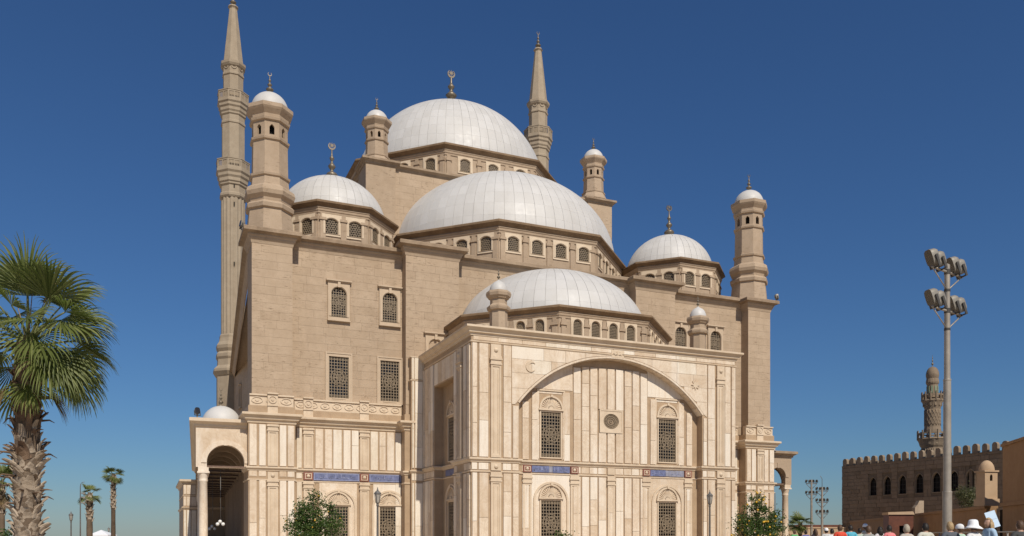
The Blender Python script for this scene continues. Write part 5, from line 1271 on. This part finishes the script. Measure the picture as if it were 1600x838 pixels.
# stepped end, kiosk, door
sp=spot(1437,76); st=empty('stepped_parapet',(sp.x,sp.y,0),-TH); tag(st,'small sunlit stepped block behind the ochre wall','parapet')
q=MB(); q.slab([(-.42,0),(.38,0),(.38,4.72),(-.02,4.72),(-.2,4.35),(-.42,4.1)],[],0,.6); q.obj('stepped_block',M['old_light'],st)
kp=spot(1408,72); ki=empty('kiosk',(kp.x,kp.y,0),-TH+R(-8)); tag(ki,'red brown sheet metal kiosk with a dark square hatch','kiosk')
q=MB(); q.slab([(-1.0,0),(1.0,0),(1.0,3.35),(-1.0,3.35)],[[(-.15,1.45),(.6,1.45),(.6,2.4),(-.15,2.4)]],0,.08); q.box(-1.0,-.92,.08,1.6,0,3.35); q.box(.92,1.0,.08,1.6,0,3.35); q.box(-.92,.92,1.5,1.6,0,3.35); q.obj('kiosk_wall',M['rust'],ki)
q=MB(); q.slab([(-1.08,3.35),(1.08,3.35),(.95,3.62),(-1.08,3.56)],[],-.1,1.7); q.obj('kiosk_roof',M['ochre_light'],ki)
q=MB(); q.box(-.9,.9,.5,.55,0,3.3); q.obj('hatch_dark',M['dark'],ki)
q=MB(); q.box(-.2,.65,-.12,.0,1.38,1.45); q.obj('hatch_shelf',M['rust'],ki)
dp=spot(1387.5,76); q=MB(); q.slab([(-.28,0),(.28,0),(.28,3.25),(0,3.4),(-.28,3.25)],[],0,.1); dr=q.obj('dark_doorway',M['dark'],wall); dr.location=(dp.x-B.x,dp.y-B.y,0); dr.rotation_euler=(0,0,-TH)
bush(1514,62,2.0,.95,'dusty shrub growing over the wall by the sentry turret',44,'olive',3.3,n=150)
# low far parapet wall at the edge of the terrace
fa=spot(1200,118); fb=spot(1330,118); lw=empty('terrace_wall',(fa.x,fa.y,0),math.atan2(fb.y-fa.y,fb.x-fa.x)); tag(lw,'low sandy terrace wall in the distance right of the portico','wall',kind='thing')
L_=(fb-fa).length; q=MB(); q.box(-3,L_,0,.5,0,2.6); q.obj('wall_body',M['ochre_light'],lw); q=MB(); q.box(-3,L_,-.08,.58,2.6,2.78); q.obj('coping',M['ochre_light'],lw)
q=MB(); q.box(4,L_,.6,6,0,3.1); q.obj('low_roof',M['rust'],lw)
# steel handrail behind the crowd
ra=spot(1440,30); rb=spot(1620,22); rl=empty('handrail',(ra.x,ra.y,0),math.atan2(rb.y-ra.y,rb.x-ra.x)); tag(rl,'thin steel handrail behind the crowd','handrail'); L_=(rb-ra).length
for z_ in (1.62,1.2): q=MB(); q.tube([(0,0,z_),(L_,0,z_)],.022,6); q.obj('rail',M['galv'],rl)
for i in range(6): q=MB(); q.tube([(L_*i/5,0,0),(L_*i/5,0,1.62)],.025,6); q.obj('post',M['galv'],rl)
# ================================================================== people
def skin_body(female):
    """one continuous figure: skeleton grown with Skin, a shaped head fused in with a voxel remesh; faces -Y, 1.72 m tall"""
    V=[];E=[];RD=[]
    def v(p,r,par=None):
        V.append(p); RD.append(r if isinstance(r,tuple) else (r,r)); i=len(V)-1
        if par is not None: E.append((par,i))
        return i
    f=.9 if female else 1.
    pel=v((0,.0,.95),(.15 if not female else .155,.105)); sp=v((0,.0,1.12),(.125*f,.095),pel); ch=v((0,.01,1.30),(.155*f,.105),sp); nb=v((0,.015,1.435),(.095*f,.075),ch); nk=v((0,.0,1.50),.052*f,nb); hd=v((0,-.008,1.57),.055*f,nk)
    for s in (-1,1):
        sh=v((s*.165*f,.015,1.405),.062*f,nb); el=v((s*.235*f,.05,1.13),.045*f,sh); wr=v((s*.225*f,-.04,.90),.030*f,el); pa=v((s*.225*f,-.06,.83),(.022,.038),wr)
        for k in range(4):
            y=-.095+.024*k; k1=v((s*.226*f,y,.775),.0095,pa); v((s*.222*f,y-.004,.725-(.012 if k in(0,3) else 0)),.008,k1)
        t1=v((s*.215*f,-.105,.84),.012,pa); v((s*.212*f,-.12,.80),.009,t1)
        hp=v((s*.085,.0,.88),.088,pel); kn=v((s*.095,-.02,.49),.056,hp); an=v((s*.10,.025,.09),.038,kn); v((s*.105,-.07,.045),(.045,.03),an)
    me=bpy.data.meshes.new('person_skel'); me.from_pydata(V,E,[]); o=bpy.data.objects.new('person_skel',me); COL.objects.link(o)
    md=o.modifiers.new('s','SKIN'); 
    for d,r in zip(me.skin_vertices[0].data,RD): d.radius=r
    me.skin_vertices[0].data[0].use_root=True
    sb=o.modifiers.new('ss','SUBSURF'); sb.levels=1; sb.render_levels=1
    dg=bpy.context.evaluated_depsgraph_get(); m1=bpy.data.meshes.new_from_object(o.evaluated_get(dg))
    # head: ellipsoid with brow, nose, chin and ears
    hv=[];hf=[]; n,m=28,20
    for j in range(m+1):
        ph=-PI/2+PI*j/m
        for i in range(n):
            a=2*PI*i/n; x,y,z=math.cos(ph)*math.cos(a),math.cos(ph)*math.sin(a),math.sin(ph)
            X,Y,Zz=x*.076,y*.096,z*.118
            if z<0: X*=1-.22*z*z*1.2; Y=Y*(1-.10*z*z) + (-.012*abs(z) if y<0 else .012*abs(z))
            g=lambda cx,cz,s:math.exp(-((x-cx)**2+(z-cz)**2)/s)
            if y<0: Y-= .024*g(0,-.12,.018)+.008*g(0,.12,.05)-.008*g(.35,.02,.02)-.008*g(-.35,.02,.02)+.006*g(0,-.50,.03)+.008*g(0,-.85,.05)
            hv.append((X,Y-.012,Zz+1.605))
    for j in range(m):
        for i in range(n): hf.append((j*n+i,j*n+(i+1)%n,(j+1)*n+(i+1)%n,(j+1)*n+i))
    mb=MB(); mb.v=[tuple(q.co) for q in m1.vertices]; mb.f=[tuple(p.vertices) for p in m1.polygons]; mb.sm=[True]*len(mb.f)
    mb.add(hv,hf,True)
    for s in (-1,1):
        st=len(mb.v); mb.lathe([(.001,-.03),(.022,-.018),(.030,0),(.026,.016),(.001,.03)],10,smooth=True,caps=False); mb.xf(Matrix.Translation((s*.078,.008,1.60))@Matrix.Diagonal((.35,.8,1,1)),st)
    me2=mb.mesh('person'); o2=bpy.data.objects.new('person_mesh',me2); COL.objects.link(o2)
    rmod=o2.modifiers.new('r','REMESH'); rmod.mode='VOXEL'; rmod.voxel_size=.0125; rmod.use_smooth_shade=True
    sm=o2.modifiers.new('sm','SMOOTH'); sm.iterations=2; sm.factor=.4
    dg=bpy.context.evaluated_depsgraph_get(); out=bpy.data.meshes.new_from_object(o2.evaluated_get(dg)); out.name='person'
    for q in (o,o2): bpy.data.objects.remove(q)
    return out
def cover(me,test,push,name):
    """clothing: the body's own surface where test(co) holds, pushed out"""
    keep=[test(v.co) for v in me.vertices]; idx={}; mb=MB()
    for p in me.polygons:
        if all(keep[i] for i in p.vertices):
            f=[]
            for i in p.vertices:
                if i not in idx:
                    idx[i]=len(mb.v); v=me.vertices[i]; mb.v.append(tuple(v.co+v.normal*push))
                f.append(idx[i])
            mb.f.append(tuple(f)); mb.sm.append(True)
    return mb.mesh(name)
def hair_mesh(kind,seed=0):
    r=random.Random(seed); mb=MB(); n,m=30,22; vs=[];fs=[]
    for j in range(m+1):
        ph=-PI/2+PI*j/m
        for i in range(n):
            a=2*PI*i/n; x,y,z=math.cos(ph)*math.cos(a),math.cos(ph)*math.sin(a),math.sin(ph)
            k=1.09+.035*math.sin(a*9+z*11)+r.uniform(-.02,.02); X,Y,Zz=x*.080*k,y*.100*k,z*.121*k
            if kind=='long' and z<-.1 and y>-.15: Zz*=1.0; Y+=.015; X*=1.12
            vs.append((X,Y-.010,Zz+1.607))
    def ok(c):
        x,y,z=c[0]/.085,(c[1]+.01)/.106,(c[2]-1.607)/.128
        if kind=='bald': return (y>-.1 and -.45<z<.45 and (y>.2 or abs(x)>.6)) or (z>.3 and y<-.1)
        if kind=='cap': return False
        lim=-.62 if kind=='short' else -1.
        if y<-.05: return z>.52+.25*min(1,(-y))
        return z>lim and not(abs(x)>.80 and z<-.25 and y<.15)
    for j in range(m):
        for i in range(n):
            f=(j*n+i,j*n+(i+1)%n,(j+1)*n+(i+1)%n,(j+1)*n+i)
            if all(ok(vs[q]) for q in f): fs.append(f)
    mb.add(vs,fs,True)
    if kind=='long':       # locks falling to the shoulders
        for k in range(22):
            a=R(-8+196*k/21); x,y=.084*math.cos(a),.100*math.sin(a)-.005; L=r.uniform(.20,.30)
            mb.tube([(x,y,1.63),(x*1.08,y*1.1+.008,1.55),(x*1.12,y*1.12+.01,1.63-L*.8),(x*1.0,y*1.05,1.63-L)],[.016,.018,.015,.004],6)
    return mb
PLAT=.28
A_=spot(1215,14); pv=MB(); c4=[spot(1130,13),spot(1800,13),spot(1500,60),spot(1215,60)]
pv.add([(p.x,p.y,PLAT) for p in c4]+[(p.x,p.y,0) for p in c4],[(0,1,2,3),(0,4,5,1),(1,5,6,2),(2,6,7,3),(3,7,4,0)]); struct(pv.obj('raised_pavement',M['paving']))
def person(px,d,top,kind,shirt,trous,hair_kind,hair,label,turn=0.,hat=None,skin=(.42,.25,.17),pose=None):
    d*=1.2; p=spot(px,d); extra=.035 if hat=='cap' else (.075 if hat=='sun' else (.012))
    H=1.5+(838-top)*d/FPX-PLAT; k=(H-extra)/1.728; k=max(.86,min(1.10,k)); 
    root=link('person',BODY[kind],None,Matrix.Translation((p.x,p.y,PLAT))@Matrix.Rotation(-TH+PI+turn,4,'Z')@Matrix.Scale(k,4))
    tag(root,label,'person','visitors crowding the square')
    sk='skin%.2f'%skin[0]
    if sk not in M:
        M[sk]=plain(sk,skin,.5,0,.12,9)
    root.material_slots and None
    me=BODY[kind]; 
    if not me.materials: me.materials.append(M[sk])
    root.material_slots[0].link='OBJECT'; root.material_slots[0].material=M[sk]
    def dress(name,mesh,col):
        o=link(name,mesh,root); 
        if not mesh.materials: mesh.materials.append(M['canvas'])
        key='cloth%.2f_%.2f_%.2f'%col
        if key not in M: M[key]=plain('cloth',col,.85,0,.22,7,bump=.15)
        o.material_slots[0].link='OBJECT'; o.material_slots[0].material=M[key]; return o
    dress('shirt',SHIRT[kind],shirt); dress('trousers',TROUS[kind],trous)
    if hat!='sun' or True:
        hm=HAIR[hair_kind]; o=link('hair',hm,root)
        if not hm.materials: hm.materials.append(M['canvas'])
        key='hair%.2f_%.2f'%hair[:2]
        if key not in M: M[key]=plain('hair',hair,.55,0,.45,60,bump=.4)
        o.material_slots[0].link='OBJECT'; o.material_slots[0].material=M[key]
    if hat=='cap':
        mb=MB(); mb.lathe([(.105,1.625),(.108,1.66),(.10,1.70),(.075,1.735),(.035,1.755),(.001,1.76)],20,smooth=True,caps=False)
        for i,q in enumerate(mb.v): mb.v[i]=(q[0]*.9,q[1]*1.08-.008,q[2])
        mb.slab([(.08*math.cos(R(a)),.0+.0*a) for a in (0,180)]+[(.085*math.cos(R(180+a)),.10*math.sin(R(180+a))) for a in range(0,181,20)],[],0,.008)
        s=len(mb.v)-2*12; mb.xf(Matrix.Translation((0,-.09,1.64))@Matrix.Rotation(PI/2,4,'X')@Matrix.Diagonal((1,1,1,1)),s); dress('cap',mb.mesh('cap'),(.78,.77,.76))
    if hat=='sun':
        mb=MB(); prof=[(.205,1.578),(.215,1.585),(.17,1.625),(.125,1.655),(.118,1.69),(.110,1.76),(.09,1.795),(.045,1.81),(.001,1.812)]
        n=32; vs=[]
        for r_,z_ in prof:
            for i in range(n): a=2*PI*i/n; wob=(1+.05*math.sin(3*a+1)+.03*math.sin(5*a)) if r_>.13 else 1; vs.append((r_*wob*math.cos(a),r_*1.06*wob*math.sin(a)-.01,z_+(.014*math.sin(2*a+.5) if r_>.15 else 0)))
        mb.add(vs,[(j*n+i,j*n+(i+1)%n,(j+1)*n+(i+1)%n,(j+1)*n+i) for j in range(len(prof)-1) for i in range(n)],True); dress('sun_hat',mb.mesh('sun_hat'),(.80,.80,.80))
    return root
BODY={'man':skin_body(False),'woman':skin_body(True)}
def shirt_t(c): return (.93<c.z<1.475 and (abs(c.x)<.20 or c.z>1.16)) 
def trous_t(c): return .06<c.z<.99 and abs(c.x)<.195
SHIRT={k:cover(b,shirt_t,.014,'shirt') for k,b in BODY.items()}; TROUS={k:cover(b,trous_t,.010,'trousers') for k,b in BODY.items()}
HAIR={k:hair_mesh(k,i).mesh('hair') for i,k in enumerate(('short','long','bald'))}
DK=(.02,.014,.010); BR=(.10,.055,.03); BL=(.42,.29,.15); GR=(.40,.34,.26); JE=(.06,.08,.13); TA=(.28,.22,.16)
person(1241.5,33,828,'woman',(.10,.42,.16),JE,'short',BR,'person in a green top, leftmost of the crowd, by the portico column')
person(1259,32,829,'man',(.07,.12,.42),TA,'short',DK,'dark haired person in a deep blue shirt under the far floodlight masts')
person(1274,28,826,'woman',(.30,.22,.18),JE,'long',BR,'person with long brown hair between the blue shirt and the white cap')
person(1291,28,824.5,'man',(.55,.55,.52),TA,'short',DK,'person in a white cap under the small far masts',0,'cap')
person(1300,26,826,'woman',(.70,.70,.70),JE,'short',DK,'dark haired person in a white shirt left of the red shirt')
person(1312.5,22.5,819.8,'man',(.62,.07,.035),JE,'short',BR,'man in a bright red T-shirt below the corner of the old mosque')
person(1329,24,820.5,'man',(.10,.42,.55),TA,'short',DK,'man in a turquoise shirt right of the red shirt')
person(1343.5,25,825,'woman',(.42,.50,.42),JE,'short',DK,'dark haired person in a pale green shirt right of the turquoise shirt')
person(1352,26,818,'man',(.45,.42,.36),TA,'short',BR,'person in a white cap behind the brown haired head left of the kiosk',0,'cap')
person(1357,18,825,'woman',(.30,.30,.28),JE,'short',BR,'person with short brown hair in grey left of the dark doorway')
person(1375,22,822.5,'woman',(.72,.70,.68),JE,'long',DK,'person with long dark hair in a white shirt by the kiosk')
person(1389.5,21,820.5,'woman',(.72,.22,.22),JE,'short',DK,'person in a pink shirt with dark hair before the kiosk door')
person(1416.5,16,828,'woman',(.45,.40,.34),JE,'short',GR,'person with short pale grey hair before the kiosk')
person(1446,17,817,'man',(.62,.60,.50),TA,'short',DK,'dark haired man in a cream shirt left of the tall mast')
person(1484.5,15.5,815,'man',(.10,.11,.13),TA,'short',BL,'person with tousled blond hair in dark clothes at the mast foot')
person(1500,16.5,818,'woman',(.42,.55,.44),JE,'short',BR,'person in a white cap right of the mast foot',.5,'cap')
person(1521,15.2,811.5,'woman',(.70,.70,.68),JE,'short',BR,'person wearing a wide white sun hat',.2,'sun')
rw=person(1545,16.2,809,'woman',(.38,.52,.66),JE,'long',BL,'blonde woman in light blue in profile, right of the sun hat',PI*.55)
person(1594,14.5,813,'man',(.06,.06,.06),JE,'short',BR,'brown haired person in black at the right edge')
# blue-white folder held up behind the blonde woman
fpz=spot(1550.5,19.9,812); q=MB(); q.slab([(-.125,-.2),(.125,-.2),(.125,.2),(-.125,.2)],[],-.006,.006)
M['paper']=plain('pale_blue_card',(.52,.66,.80),.6,0,.06); fo=q.obj('folder',M['paper']); fo.location=fpz; fo.rotation_euler=(R(-8),R(-17),-TH); tag(fo,'tilted pale blue folder held up above the blonde woman','folder')
q=MB(); q.box(-.115,.115,-.009,-.006,.0,.004); q.obj('fold_line',M['bluegrey'],fo)
